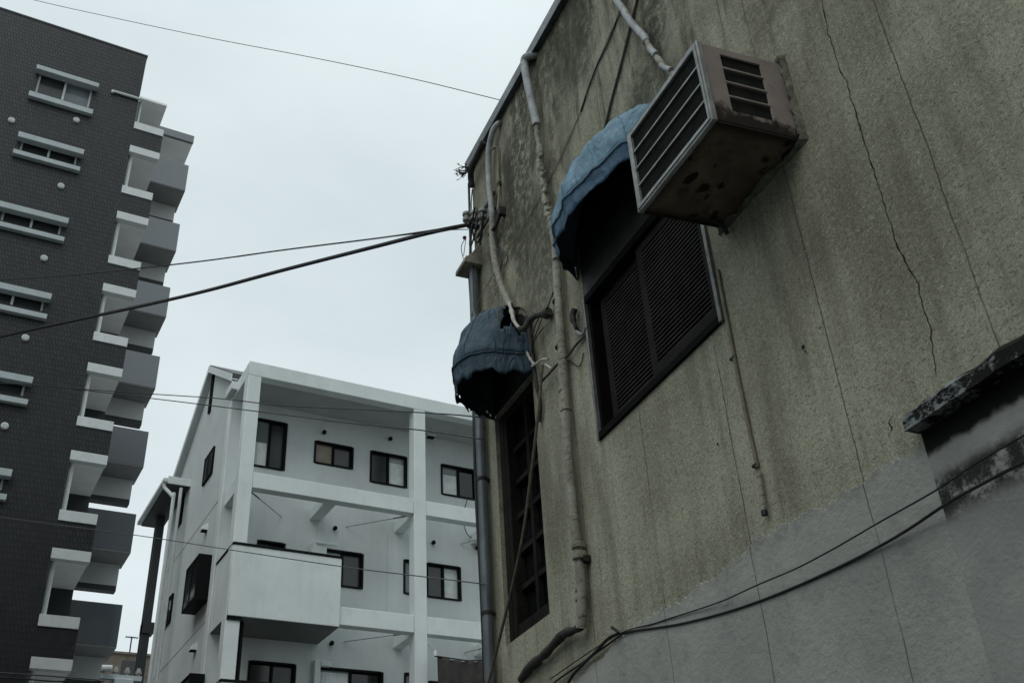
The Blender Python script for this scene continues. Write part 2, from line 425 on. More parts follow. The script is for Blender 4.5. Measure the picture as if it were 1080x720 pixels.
# ------------------------------------------------------------------ ground
g = MB(); g.poly([(-900, -900, 0), (900, -900, 0), (900, 900, 0), (-900, 900, 0)])
o = bpy.data.objects.new('ground', g.mesh('ground', M['yard'])); COL.objects.link(o); o['kind'] = 'structure'; o['label'] = 'pale concrete ground between the buildings'
g = MB(); g.poly([(-60, -60, .004), (34, -60, .004), (34, 21, .004), (-60, 21, .004)])
o = bpy.data.objects.new('lane', g.mesh('lane', M['asphalt'])); COL.objects.link(o); o['kind'] = 'structure'; o['label'] = 'dark asphalt lane under the buildings'

# ================================================================== old stucco building
SB = Thing('stucco_building', 'old mould-streaked beige stucco building with rough plaster wall and painted grey base', 'building', (0, 0, 0), WALL)
UE = 6.69; ZT = 8.10
W1 = (5.735, 6.44, 3.63, 5.36); W2 = (3.515, 4.865, 4.405, 5.42)
idm = lambda u, h, z: V((u, h, z))
b = MB(); b.wall(-3, UE, 0, ZT, [W1, W2], -.22, 0, idm)
b.wall(-3, UE, 0, ZT, [], -7.2, -7.0, idm)                               # rear wall
b.box(-3, -2.8, -7.0, -.22, 0, ZT); b.box(UE - .2, UE, -7.0, -.22, 0, ZT)
wallo = SB.part('wall', b, M['stucco'])
b = MB(); b.box(-2.8, UE - .2, -6.99, -.23, 7.7, 7.9); SB.part('roof', b, M['roof'])
b = MB(); b.box(-3.02, UE + .03, -.26, .045, ZT + .004, ZT + .075); b.box(-3.02, UE + .03, .047, .055, ZT - .03, ZT + .08)
SB.part('roof_flashing', b, M['flash'], bev=.004)
# painted base with a ragged upper edge, a coat standing proud of the stucco
ZP = 3.245
b = MB(); n = 1400; rows = [[], [], []]
for i in range(n + 1):
    u = 2.508 + (UE - .002 - 2.508) * i / n
    e = ZP + .055 * noise.noise(V((u * 1.3, 2, 0))) + .03 * noise.noise(V((u * 6, 0, 0))) + .016 * noise.noise(V((u * 25, 5, 0))) + .016 * noise.noise(V((u * 60, 9, 0))) + .03 * max(0, noise.noise(V((u * 11, 4, 0))) - .2)
    if u > 4.6: e -= .12 * min(1, (u - 4.6) / 1.0)
    rows[0].append((u, .011, 0)); rows[1].append((u, .011, e)); rows[2].append((u, -.002, e + .004))
b.grid(rows); SB.part('painted_base', b, M['paint'])
# ledge and the mouldy fascia under it
zl0 = (wl(966, 447, .085).z + wl(1080, 371, .085).z) / 2; zl1 = (wl(968, 420, .085).z + wl(1057, 358, .085).z) / 2
b = MB(); nn = 160; L = []
for i in range(nn + 1):
    u = -3 + (2.515 + 3) * i / nn; e = .008 * noise.noise(V((u * 9, 1, 0))) + .006 * noise.noise(V((u * 30, 1, 0)))
    L.append([(u, -.01, zl0), (u, .085 + e * .4, zl0 + e * .3), (u, .082 + e, zl1 - .03 + e), (u, .05 + e, zl1 + e), (u, -.01, zl1 + .02)])
b.grid(L); b.poly(L[0]); b.poly(L[-1][::-1]); SB.part('ledge', b, M['ledge'], label='white-flaked black ledge along the wall')
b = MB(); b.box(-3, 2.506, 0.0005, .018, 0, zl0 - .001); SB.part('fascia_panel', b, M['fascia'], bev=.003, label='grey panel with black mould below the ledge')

def ribbon_crack(pts, w, seed, h=.0022, jit=.012):
    b = MB(); pts = smooth_path([wl(*p) for p in pts], 14); A = []; B = []
    for i, p in enumerate(pts):
        f = min(1, i / 6, (len(pts) - 1 - i) / 6)
        x = p.x + jit * noise.noise(V((p.z * 9, seed, 0))) + jit * .7 * noise.noise(V((p.z * 31, seed, 4)))
        ww = w * (.35 + 1.1 * abs(noise.noise(V((p.z * 14, seed, 8)))) + .5 * abs(noise.noise(V((p.z * 50, seed, 2))))) * max(.15, f)
        A.append((x - ww, h, p.z)); B.append((x + ww, h, p.z))
    b.grid([A, B]); return SB.part('crack', b, M['crack'])
ribbon_crack([(865, -6), (872, 25), (880, 55), (893, 90), (903, 118), (912, 150), (925, 190), (932, 215), (941, 240), (948, 262), (957, 278), (966, 297), (974, 322), (981, 345), (984, 372), (988, 400)], .0036, 1)
ribbon_crack([(946, 430), (941, 446), (939, 462)], .0038, 2, .0022, .03)
ribbon_crack([(975, 462), (962, 472), (945, 480)], .004, 3)
ribbon_crack([(690, 70), (668, 100), (640, 140)], .004, 4)
# spall marks
for (x, y, r) in ((848, 366, .011), (851, 371, .007), (758, 468, .008), (866, 346, .006), (946, 499, .008), (1007, 505, .005), (877, 535, .006)):
    b = MB(); p = wl(x, y); k = 9; b.poly([(p.x + r * (1 + .5 * noise.noise(V((i * 1.3, x, 0)))) * math.cos(6.283 * i / k), .0065, p.z + r * .8 * (1 + .5 * noise.noise(V((i * 1.3, x, 0)))) * math.sin(6.283 * i / k)) for i in range(k)]); SB.part('chip', b, M['crack'])

# --- window one: dark wooden lattice
u0, u1, z0, z1 = W1
b = MB(); b.box(u0, u1, -.13, -.12, z0, z1); wn = SB.part('window', b, M['g_dark'], label='tall dark wooden lattice window')
b = MB()
for a in ((u0, u0 + .05), (u1 - .14, u1 - .08), (u1 - .075, u1)): b.box(a[0], a[1], -.12, -.03, z0 + .0, z1)
b.box(u0 + .05, u1 - .14, -.12, -.035, z0, z0 + .10); b.box(u0 + .05, u1 - .14, -.12, -.035, z1 - .07, z1)
SB.part('frame', b, M['wood'], wn, bev=.006)
b = MB(); uu0, uu1 = u0 + .05, u1 - .14; mid = (uu0 + uu1) / 2
b.box(mid - .022, mid + .022, -.118, -.07, z0 + .1, z1 - .07)
for k in range(1, 6):
    z = z0 + .1 + (z1 - z0 - .17) * k / 6
    for a in ((uu0, mid - .022), (mid + .022, uu1)): b.box(a[0], a[1], -.118, -.075, z - .02, z + .02)
SB.part('lattice', b, M['wood'], wn, bev=.004)
# --- window two: sliding louvred shutters
u0, u1, z0, z1 = W2
b = MB(); b.box(u0, u1, -.16, -.15, z0, z1); wn = SB.part('window', b, M['g_dark'], label='wide window closed by black louvred shutters')
b = MB(); b.box(u0 - .012, u0 + .016, -.01, .022, z0, z1 + .02); SB.part('side_rail', b, M['aged_alu'], wn, bev=.004)
b = MB(); b.box(u1 - .008, u1 + .012, -.01, .020, z0, z1 + .02)
SB.part('side_rail', b, M['aged_alu'], wn, bev=.004)
b = MB(); b.box(u0 + .002, u0 + .03, -.14, -.0105, z0 + .05, z1 - .03); b.box(u1 - .026, u1 - .002, -.14, -.0105, z0 + .05, z1 - .03); b.box(u0 + .017, u1 - .009, -.14, .018, z0, z0 + .05); b.box(u0 + .017, u1 - .009, -.14, .015, z1 - .03, z1 + .02)
SB.part('frame', b, M['shutter'], wn, bev=.005)
mid = (u0 + u1) / 2 + .02
for (a, c, h) in ((u0 + .035, mid + .03, -.02), (mid - .03, u1 - .07, -.065)):
    b = MB(); b.box(a, a + .06, h - .035, h, z0 + .05, z1 - .03); b.box(c - .06, c, h - .035, h, z0 + .05, z1 - .03)
    b.box(a + .06, c - .06, h - .035, h, z0 + .05, z0 + .14); b.box(a + .06, c - .06, h - .035, h, z1 - .09, z1 - .03)
    lf = SB.part('shutter', b, M['stile'], wn, bev=.003)
# louvres of each leaf hang under the window too (thing > part > sub-part)
for (a, c, h) in ((u0 + .095, mid - .03, -.02), (mid + .03, u1 - .13, -.065)):
    b = MB(); ns = 29
    for k in range(ns):
        z = z0 + .14 + (z1 - z0 - .23) * (k + .5) / ns
        b.hexa([(a, h - .004, z - .010), (c, h - .004, z - .010), (c, h - .022, z + .007), (a, h - .022, z + .007), (a, h - .001, z - .001), (c, h - .001, z - .001), (c, h - .019, z + .009), (a, h - .019, z + .009)])
    SB.part('louvre', b, M['slat'], wn)

# ================================================================== awnings
def awning(name, label, uc, a, a2, bb, zh, ch, nribs, mat, vdrop, seed, base_z, board, tear=None, vholes=False, power=1.0):
    T = Thing(name, label, 'awning', (uc, 0, zh), WALL, 'blue dome awnings over the upper windows')
    ribs = [((a if k * 2 <= nribs else a2) * math.cos(math.pi * k / nribs), bb * math.sin(math.pi * k / nribs)) for k in range(nribs + 1)]
    sub = 24; plan = []
    for k in range(nribs):
        for s in range(sub):
            t = s / sub; p = V(ribs[k]).lerp(V(ribs[k + 1]), t); sag = math.sin(math.pi * t)
            plan.append((p * (1 + .035 * sag), t, k))
    plan.append((V(ribs[-1]), 0, nribs)); NP = len(plan); NR = 22
    def pt(j, phi, ins=0):
        p = plan[j][0]; rho = math.cos(phi) ** power; z = zh + ch * math.sin(phi)
        w = .015 * noise.noise(V((p.x * 6 + seed, p.y * 6, phi * 3))) + .005 * noise.noise(V((p.x * 18 + seed, p.y * 18, phi * 9)))
        k = rho * (1 + w * 2) * (1 - ins)
        return V((uc + p.x * k, max(.004, p.y * k + w + .004), z * 1 + w))
    rows = [[pt(j, math.pi / 2 * i / NR * .985) for j in range(NP)] for i in range(NR + 1)]
    b = MB(); b.grid(rows, skip=(lambda i, j: tear(i / NR, plan[j][1], plan[j][2], j)) if tear else None)
    cov = T.part('canopy', b, mat); sm = cov.modifiers.new('s', 'SOLIDIFY'); sm.thickness = .004; sm.offset = -1
    # hem rope
    b = MB(); b.tube([pt(j, 0) + V((0, .004, 0)) for j in range(NP)], .009, 6); T.part('hem', b, mat, cov)
    # valance
    b = MB(); P = []
    for i in range(7):
        row = []
        for j in range(NP):
            p = pt(j, 0); t = plan[j][1]; sc = .80 + .20 * abs(math.sin(math.pi * (t * 2 + .3)))
            rag = .13 * noise.noise(V((j * .22, seed, 3))) + .26 * noise.noise(V((j * .075, seed, 7)))
            dz = vdrop * (sc + rag) * i / 6
            w = .03 * noise.noise(V((p.x * 7, i * .35, seed))) * i / 6
            row.append((p.x * (1) - (p.x - uc) * .02 * i / 6, max(.006, p.y - .015 * i / 6 + w), zh - dz))
        P.append(row)
    hs = (lambda i, j: i > 0 and (j < 72 and i > 1 and noise.noise(V((j * .8, i * 1.5, seed + 20))) > .44)) if vholes else None
    b.grid(P, skip=hs); va = T.part('valance', b, M['canvas_v'] if not vholes else mat); sm = va.modifiers.new('s', 'SOLIDIFY'); sm.thickness = .003
    for k in range(1, nribs):
        b = MB(); b.tube([pt(k * sub, math.pi / 2 * i / 16 * .97, -.004) for i in range(17) if not (tear and k == nribs - 1 and 3 < i < 15)], .0045, 5); T.part('seam', b, mat, cov)
    # ribs
    for k in range(nribs + 1):
        j = min(k * sub, NP - 1)
        b = MB(); b.tube([pt(j, math.pi / 2 * i / 12 * .98, .02) for i in range(13)], .008, 6); T.part('rib', b, M['rib'])
    b = MB(); b.tube([pt(j, 0, .02) + V((0, 0, -.004)) for j in range(NP)], .009, 6); T.part('hoop', b, M['rib'])
    # board under the dome; over the lattice window its darkness stands for shade
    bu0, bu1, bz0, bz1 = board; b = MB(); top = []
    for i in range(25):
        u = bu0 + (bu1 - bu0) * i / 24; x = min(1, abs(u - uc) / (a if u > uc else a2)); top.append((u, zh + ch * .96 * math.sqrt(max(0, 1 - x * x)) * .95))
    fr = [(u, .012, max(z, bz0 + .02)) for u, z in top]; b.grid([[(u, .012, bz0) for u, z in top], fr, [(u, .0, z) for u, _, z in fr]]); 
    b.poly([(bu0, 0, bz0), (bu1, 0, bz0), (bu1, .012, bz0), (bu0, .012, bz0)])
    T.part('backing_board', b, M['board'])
    return T
def torn(fi, t, k, j):
    if k != 4: return False
    e = .12 * noise.noise(V((j * .33, fi * 6, 3)))
    return .22 < fi + e < .85 and .12 < t + e
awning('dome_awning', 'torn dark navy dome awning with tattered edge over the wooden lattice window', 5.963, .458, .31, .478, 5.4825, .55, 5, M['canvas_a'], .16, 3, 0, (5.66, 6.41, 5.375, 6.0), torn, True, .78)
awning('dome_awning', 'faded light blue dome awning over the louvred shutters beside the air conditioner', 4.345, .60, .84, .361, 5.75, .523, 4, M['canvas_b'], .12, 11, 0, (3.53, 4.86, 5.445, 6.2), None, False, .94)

# ================================================================== air conditioner
AU0, AU1, AH, AZ0, AZ1 = 2.700, 3.378, .500, 4.905, 5.405
uc = (AU0 + AU1) / 2; sagz = .034
AC = Thing('air_conditioner', 'rusty window air conditioner with slatted front jutting from the stucco wall', 'air conditioner', (uc, 0, AZ0), WALL)
def ax(u, h, z): return V((u, h, z - sagz * h / .5))
def abox(b, a0, a1, h0, h1, c0, c1): b.hexa([ax(a0, h0, c0), ax(a1, h0, c0), ax(a1, h1, c0), ax(a0, h1, c0), ax(a0, h0, c1), ax(a1, h0, c1), ax(a1, h1, c1), ax(a0, h1, c1)])
b = MB(); hf = AH - .03; SLOT = (.14, .37, AZ0 + .085, AZ1 - .045)
# casing: side sheets with slotted openings, top sheet
for (ua, ub) in ((AU0, AU0 + .012), (AU1 - .012, AU1)):
    b.wall(.0, hf, AZ0 + .004, AZ1, [SLOT], ub if ua == AU0 else ua, ua if ua == AU0 else ub, lambda u, h, z: ax(h, u, z))
abox(b, AU0 + .012, AU1 - .012, 0, hf, AZ1 - .012, AZ1)
casing = AC.part('casing', b, M['ac_side'], bev=.0025)
b = MB(); abox(b, AU0 + .002, AU1 - .002, 0, hf, AZ0 - .004, AZ0 + .003); abox(b, AU0 - .001, AU0 + .012, 0, hf, AZ0 - .012, AZ0 - .0045); abox(b, AU1 - .012, AU1 + .001, 0, hf, AZ0 - .012, AZ0 - .0045)
AC.part('base_pan', b, M['ac_under'], bev=.002)
b = MB(); abox(b, AU0 + .014, AU0 + .019, .02, hf - .03, AZ0 + .02, AZ1 - .02); abox(b, AU1 - .019, AU1 - .014, .02, hf - .03, AZ0 + .02, AZ1 - .02); abox(b, AU0 + .014, AU1 - .014, hf - .02, AH - .02, AZ0 + .02, AZ1 - .02)
AC.part('coil', b, M['ac_mesh'])
for (ua, ub) in ((AU0 + .001, AU0 + .013), (AU1 - .013, AU1 - .001)):
    b = MB()
    for k in range(1, 4):
        z = SLOT[2] + (SLOT[3] - SLOT[2]) * k / 4 + .004
        abox(b, ua - .003 if ua < uc else ua + .006, ub - .006 if ua < uc else ub + .003, SLOT[0] - .004, SLOT[1] + .004, z - .007, z + .005)
    AC.part('side_slat', b, M['ac_side'], casing, bev=.002)
fu0, fu1, fz0, fz1 = AU0 - .006, AU1 + .006, AZ0 - .006, AZ1 + .006
b = MB(); w = .034
abox(b, fu0, fu0 + w, hf, AH, fz0, fz1); abox(b, fu1 - w, fu1, hf, AH, fz0, fz1); abox(b, fu0 + w, fu1 - w, hf, AH, fz0, fz0 + .04); abox(b, fu0 + w, fu1 - w, hf, AH, fz1 - .028, fz1)
grille = AC.part('front_grille', b, M['ac_front'], bev=.004)
b = MB(); abox(b, fu0 + .012, fu1 - .012, AH + .0005, AH + .006, fz0 + .012, fz0 + .02); abox(b, fu0 + .012, fu0 + .02, AH + .0005, AH + .006, fz0 + .02, fz1 - .012)
AC.part('trim', b, M['ac_front'], grille)
b = MB()
for k in range(1, 4):
    z = fz0 + .04 + (fz1 - fz0 - .068) * k / 4
    abox(b, fu0 + w, fu1 - w, AH - .011, AH - .004, z - .0055, z + .0055)
AC.part('bar', b, M['ac_front'], grille, bev=.002)
b = MB()
for k in range(60):
    u = fu0 + w + (fu1 - fu0 - 2 * w) * (k + .5) / 60; abox(b, u - .0012, u + .0012, AH - .019, AH - .013, fz0 + .04, fz1 - .028)
AC.part('fins', b, M['ac_mesh'], grille)
# rough mortar collar where the casing enters the wall
b = MB(); P = []
for i in range(5):
    row = []
    for k in range(96):
        q = k / 96 * 4; s = int(q); t = q - s
        e = -.004 + .0075 * i
        x0, x1, y0, y1 = AU0 - .012 - e, AU1 + .012 + e, AZ0 - .012 - e, AZ1 + .010 + e
        p = [(x0 + (x1 - x0) * t, y0), (x1, y0 + (y1 - y0) * t), (x1 - (x1 - x0) * t, y1), (x0, y1 - (y1 - y0) * t)][s]
        n_ = noise.noise(V((p[0] * 13, p[1] * 13, i * .6))); n2 = noise.noise(V((p[0] * 34, p[1] * 34, i)))
        hh = [.014, .024, .022, .012, -.010][i] * (1 + 1.3 * n_) + .018 * n2 * (i < 4)
        row.append((p[0] + .008 * n_ + .007 * n2, hh, p[1] + .010 * noise.noise(V((p[1] * 13, p[0] * 13, i)))))
    P.append(row)
b.grid(P, closed=True); AC.part('mortar_collar', b, M['mortar'])
b = MB(); p = wl(765, 246, .03); b.tube(smooth_path([(AU1 - .05, .10, AZ0 - .02), (AU1 - .06, .05, AZ0 - .05), (AU1 - .05, .02, AZ0 - .09)], 5), .012, 7); AC.part('bracket', b, M['iron'])

# ================================================================== pipes on the stucco wall
def wpipe(name, segs, label, cat, mat, r, h=.05, frame=WALL, seg=12, group=None, lump=0.0, step=8, extra=None):
    pts = smooth_path([wl(p[0], p[1], p[2] if len(p) > 2 else h) for p in segs], step)
    rs = [r * (1 + lump * noise.noise(V((p.x * 11, p.z * 11, 1))) + lump * .6 * noise.noise(V((p.z * 37, 4, 2)))) for p in pts]
    b = MB(); b.tube(pts, rs, seg)
    return b, pts
def pipe_thing(name, label, cat, parts, group=None):
    p0 = parts[0][1][-1]; base = wl(p0[0], p0[1], 0)
    T = Thing(name, label, cat, (base.x, 0, base.z), WALL, group); prev = None
    for (pn, segs, mat, r, h, lump) in parts:
        b, _ = wpipe(pn, segs, None, None, mat, r, h, lump=lump, step=10); T.part(pn, b, mat)
    return T
T = pipe_thing('refrigerant_pipe', 'thick taped pipe run climbing the stucco wall from low elbow to roof hook', 'pipe', [
    ('taped_sleeve', [(583, 238), (586, 262), (588, 300), (590, 330), (594, 390), (598, 450), (602, 510), (607, 560), (612, 600), (614, 640), (613, 662)], M['wrap'], .030, .05, .10),
    ('cover', [(572, 60, -.08), (566, 58, .0), (556, 60, .07), (553, 66, .08), (556, 85, .08), (561, 108, .07), (566, 132, .06)], M['pipe_w'], .033, .06, .04),
    ('knotted_wrap', [(566, 130), (567, 145), (570, 160), (570, 175), (573, 190), (575, 205), (577, 218), (580, 230), (582, 242)], M['wrap'], .027, .055, .55),
    ('dark_branch', [(613, 660, .05), (606, 664, .05), (595, 668, .045), (585, 678, .04), (575, 689, .04), (565, 697, .03), (556, 706, .03), (550, 716, .0)], M['wrapdk'], .026, .045, .35)])
for (x, y, r, hh) in ((609.5, 572, .043, .06), (611, 582, .046, .075), (612, 618, .036, .05), (612, 628, .035, .05)):
    p = wl(x, y, .05); q = wl(x + .6, y + hh * 100, .05); b = MB(); b.tube([p, p.lerp(q, .5), q], [r * .94, r, r * .94], 14); T.part('coupling', b, M['wrap'])
for (x, y) in ((588, 318), (591, 366), (595, 412), (597, 432), (588, 273)):
    p = wl(x, y, .05); b = MB(); b.tube([p + V((0, 0, .006)), p - V((0, 0, .006))], .036, 12); T.part('clamp', b, M['iron'] if y in (366, 318) else M['wrap'])
b = MB(); p = wl(616, 590, .03); b.box(p.x - .035, p.x + .015, .0, .05, p.z - .02, p.z + .02); T.part('wall_bracket', b, M['iron'], bev=.004)
# knots of plastic on the wrapped stretch
for i in range(14):
    b = MB(); x = 569 + i * .95 + 2 * math.sin(i * 2.1); y = 158 + i * 6.2; p = wl(x, y, .06)
    d = V((random.uniform(-.6, .6), random.uniform(-.3, .5), random.uniform(-.8, .8))).normalized() * .035
    b.tube(smooth_path([p - d, p + V((.01, .015, 0)), p + d], 4), [.008] * 4 + [.016] * 2 + [.014] * 2 + [.005], 7); T.part('tape_knot', b, M['wrap'])

T = pipe_thing('drain_pipe', 'slim pale pipe hooked over the roof corner and running down to the navy awning', 'pipe', [
    ('cover', [(530, 128, -.05), (525, 131, .03), (520, 138, .06), (516, 155, .06), (515, 170, .06), (516, 195, .06), (518, 215, .06), (519, 232, .06)], M['pipe_w'], .026, .06, .06),
    ('taped_sleeve', [(519, 230), (519, 248), (520, 262), (523, 280), (527, 296), (533, 312), (538, 322)], M['wrap'], .027, .06, .15),
    ('torn_lining', [(537, 320, .10), (540, 330, .14), (542, 338, .16), (547, 345, .15), (553, 347, .12)], M['lining'], .014, .1, .6)])
b = MB(); b.tube(smooth_path([wl(518, 158, .06), wl(523, 155, .04), wl(525, 158, .025), wl(525.5, 170, .02), wl(526, 190, .02), wl(526.5, 203, .02), wl(525, 222, .03)], 7), .011, 8); T.part('conduit', b, M['conduit'])
b = MB(); p = wl(526, 194, .02); b.box(p.x - .02, p.x + .02, 0, .03, p.z - .02, p.z + .02); T.part('clip', b, M['iron'], bev=.003)

pipe_thing('condensate_hose', 'white ribbed hose dropping from the roof onto the air conditioner', 'hose', [
    ('hose', [(644, -16), (650, 0), (657, 10), (665, 23), (674, 33), (680, 40), (682, 44)], M['pipe_w'], .024, .05, .06),
    ('taped_end', [(682, 43), (687, 53), (693, 61), (700, 69), (706, 75), (712, 81)], M['wrap'], .017, .05, .3),
    ('tape_knot', [(686, 52), (689, 55), (692, 58)], M['pipe_w'], .022, .055, .2),
    ('loose_tape', [(697, 69), (702, 72), (708, 74)], M['pipe_w'], .017, .06, .3)])

T = pipe_thing('conduit_pipe', 'thin tan conduit running down from the louvred window to a cut end', 'pipe', [
    ('conduit', [(757, 285), (763, 318), (771, 358), (780, 405), (790, 452), (799, 492)], M['conduit'], .010, .010, .04)])
b = MB(); b.tube(smooth_path([wl(800, 497, .02), wl(803, 515, .02), wl(806, 539, .022)], 5), .012, 10); T.part('stub', b, M['wrap'])
b = MB(); p = wl(806, 539, .022); b.tube([p + V((0, 0, .004)), p - V((0, .0, .018))], .015, 10); T.part('end_cap', b, M['cable'])
for (x, y) in ((799, 491), (775, 378)):
    p = wl(x, y); b = MB(); b.box(p.x - .018, p.x + .018, 0, .02, p.z - .006, p.z + .006); T.part('clip', b, M['iron'])

# corner downpipe with hopper head
HP = wl(504, 284, .10)
T = Thing('corner_downpipe', 'grey downpipe with rain hopper at the far corner of the stucco building', 'downpipe', (HP.x, .08, 0), WALL)
dpts = [wl(502, 296, .07), wl(502.5, 340, .065), wl(504, 400, .06), wl(507, 500, .055), wl(510.5, 600, .055), wl(514, 690, .055)]
px = sum(p.x for p in dpts) / len(dpts)
b = MB(); b.tube([(px, .058, z) for z in (6.95, 5, 4, 3, 2, 1, .02)], .039, 14); T.part('pipe', b, M['dpipe'])
for z in (4.92, 3.9, 5.9, 2.6):
    b = MB(); b.tube([(px, .058, z + .012), (px, .058, z - .012)], .046, 14); b.box(px - .012, px + .012, -.12, .02, z - .01, z + .01); T.part('bracket', b, M['iron'])
b = MB()
hu0, hu1, hz0, hz1 = UE - .17, UE + .06, 6.88, 7.12
prof = [(.0, hz1), (.025, hz1), (.06, hz1 - .07), (.105, hz1 - .14), (.165, hz0 + .045), (.168, hz0), (.0, hz0)]
A = [(hu0, h, z) for h, z in prof]; B = [(hu1, h, z) for h, z in prof]
b.grid([A, B]); b.poly(A); b.poly(B[::-1]); T.part('hopper', b, M['concrete'], bev=.006)
b = MB(); b.box(hu1 + .001, hu1 + .014, -.02, .06, hz0 + .02, hz1 + .015); T.part('hopper_rim', b, M['concrete'], bev=.004)
b = MB(); b.tube(smooth_path([(px + .07, .04, 7.9), (px + .065, .05, 7.2), (px + .09, .06, 6.9), (px + .055, .07, 6.5), (px + .05, .08, 5.9), (px + .055, .09, 4.9), (px + .05, .08, 4.0), (px + .05, .08, 2.8)], 8), .011, 6); T.part('earth_cable', b, M['cable'])

# gutter end and dead vine at the top corner
b = MB(); c0 = wl(496, 184, .02)
b.tube(smooth_path([wl(510, 150, .07), wl(503, 165, .08), wl(498, 177, .08), wl(496.5, 186, .06), wl(498, 198, .03)], 7), [.028] * 28 + [.02], 9)
solo('gutter_end', b, M['iron'], 'dark bent gutter end at the top corner of the stucco wall', 'gutter', (c0.x, 0, c0.z), WALL)
b = MB(); o0 = wl(497, 176, .08)
for k in range(9):
    a = o0 + V((random.uniform(-.02, .06), 0, random.uniform(-.03, .03))); d = V((random.uniform(.05, .16), random.uniform(.0, .12), random.uniform(-.05, .08)))
    q = a + d; b.tube(smooth_path([a, a.lerp(q, .5) + V((0, 0, random.uniform(-.02, .04))), q], 4), [.008 - .0008 * i for i in range(9)], 5)
    for s in range(3):
        c = a.lerp(q, random.uniform(.4, 1)); n_ = V((random.uniform(-1, 1), random.uniform(-1, 1), random.uniform(-1, 1))).normalized(); e = n_.orthogonal().normalized() * .018; f_ = n_.cross(e).normalized() * .01
        b.poly([c, c + e + f_, c + e * 2, c + e - f_])
solo('dead_vine', b, M['wrapdk'], 'small dry vine sprig poking out at the roof corner', 'plant', o0, WALL)

# service bracket with insulators and coiled cable
BR = wl(505, 236, .06)
T = Thing('cable_bracket', 'iron wall bracket with porcelain insulators and coiled black cable at the building corner', 'bracket', (BR.x, 0, BR.z), WALL)
b = MB(); b.box(BR.x - .30, BR.x + .12, .02, .035, BR.z + .10, BR.z + .14); b.box(BR.x - .30, BR.x + .12, .02, .035, BR.z - .06, BR.z - .03)
q = wl(529, 221, .03); b.box(q.x - .02, q.x + .02, .0, .06, q.z - .06, q.z + .02)
b.tube([q, wl(522, 240, .06), wl(516, 248, .06)], .018, 8); T.part('iron_bar', b, M['iron'], bev=.003)
for (x, y) in ((492, 229), (500, 228), (509, 226)):
    p = wl(x, y, .10); b = MB(); z = p.z
    b.tube([V((p.x, p.y, z + dz)) for dz in (-.05, -.045, -.02, -.015, .015, .02, .045, .05)], [.02, .034, .036, .022, .022, .036, .034, .02], 14); T.part('insulator', b, M['porcelain'])
def coil(cx, cy, rx, rz, n, h, r, seed, tilt=.3):
    c = wl(cx, cy, h); pts = []
    for i in range(n * 20 + 1):
        w = 2 * math.pi * i / 20; k = 1 + .12 * noise.noise(V((i * .12, seed, 0)))
        pts.append(c + V((-rx * k * math.cos(w), .03 * math.sin(w * .7 + seed) + .02 * math.cos(w), rz * k * math.sin(w) + tilt * rx * math.cos(w))))
    b = MB(); b.tube(pts, r, 7); return b
for (cx, cy, rx, rz, n, h, r, s) in ((503, 238, .13, .12, 1, .14, .0075, 1), (501, 243, .12, .13, 1, .17, .0065, 5), (507, 240, .15, .07, 1, .12, .006, 9)):
    T.part('cable_coil', coil(cx, cy, rx, rz, n, h, r, s), M['cable'])
b = MB()
for (x, y) in ((495, 237), (499, 239), (497, 233), (503, 240)):
    p = wl(x, y, .13); b.tube([p + V((-.03, .0, .01)), p + V((-.01, 0, 0)), p + V((.03, 0, -.01))], [.012, .022, .012], 8)
T.part('splice', b, M['cable'])
b = MB(); b.tube(smooth_path([wl(491, 252, .12), wl(488, 256, .13), wl(486.5, 262, .13), wl(488, 270, .12), wl(489, 273, .12), wl(492, 276, .12)], 6), .0035, 5)
b.tube(smooth_path([wl(491.5, 252, .12), wl(490, 262, .13), wl(489, 270, .12)], 6), .003, 5); T.part('drop_wire', b, M['cable'])
b = MB(); p = wl(490, 250.5, .12); b.tube([p + V((-.02, 0, -.006)), p, p + V((.02, 0, .006))], [.008, .018, .012], 8); T.part('red_connector', b, M['red'])

# elbow pipe, loose wires and torn tape beside the navy awning
q = wl(571, 331, .06)
T = Thing('pipe_stub', 'black rubber elbow with loose wires beside the torn navy awning', 'pipe', (q.x, 0, q.z), WALL)
b = MB(); b.tube(smooth_path([wl(548, 347, .16), wl(553, 346, .14), wl(558, 338, .11), wl(565, 333, .08), wl(574, 331, .05)], 8), .022, 10); T.part('elbow', b, M['wrapdk'])
b = MB(); p = wl(577, 330, .04); b.tube([p + V((.03, 0, 0)), p + V((.01, 0, 0)), p - V((.03, 0, 0))], [.034, .04, .03], 12); T.part('cap', b, M['wrapdk'])
b = MB()
for pts in ([(585, 306, .03), (580, 318, .05), (577, 326, .05)], [(583, 308, .03), (578, 322, .06), (574, 330, .05)], [(572, 335, .06), (567, 348, .06), (563, 360, .05), (562, 368, .04)], [(569, 334, .07), (564, 345, .07), (561, 358, .06)], [(574, 345, .04), (568, 352, .05), (565, 358, .05)], [(590, 381, .02), (600, 380, .01), (610, 386, .01), (614, 380, .01), (615, 372, .01)]):
    b = MB(); b.tube(smooth_path([wl(*p) for p in pts], 6), .004, 5); T.part('wire', b, M['cable'])
b = MB(); b.tube(smooth_path([wl(555, 335, .05), wl(558, 350, .045), wl(561, 370, .04), wl(563, 385, .04), wl(566, 405, .035), wl(570, 425, .03), wl(569, 445, .02)], 6), .014, 7); T.part('hanging_sleeve', b, M['wrapdk'])
b = MB(); b.tube(smooth_path([wl(553, 350, .06), wl(554, 362, .06), wl(555, 370, .06), wl(559, 378, .06), wl(563, 384, .055)], 5), [.006 + .007 * abs(math.sin(i * .9)) for i in range(21)], 6)
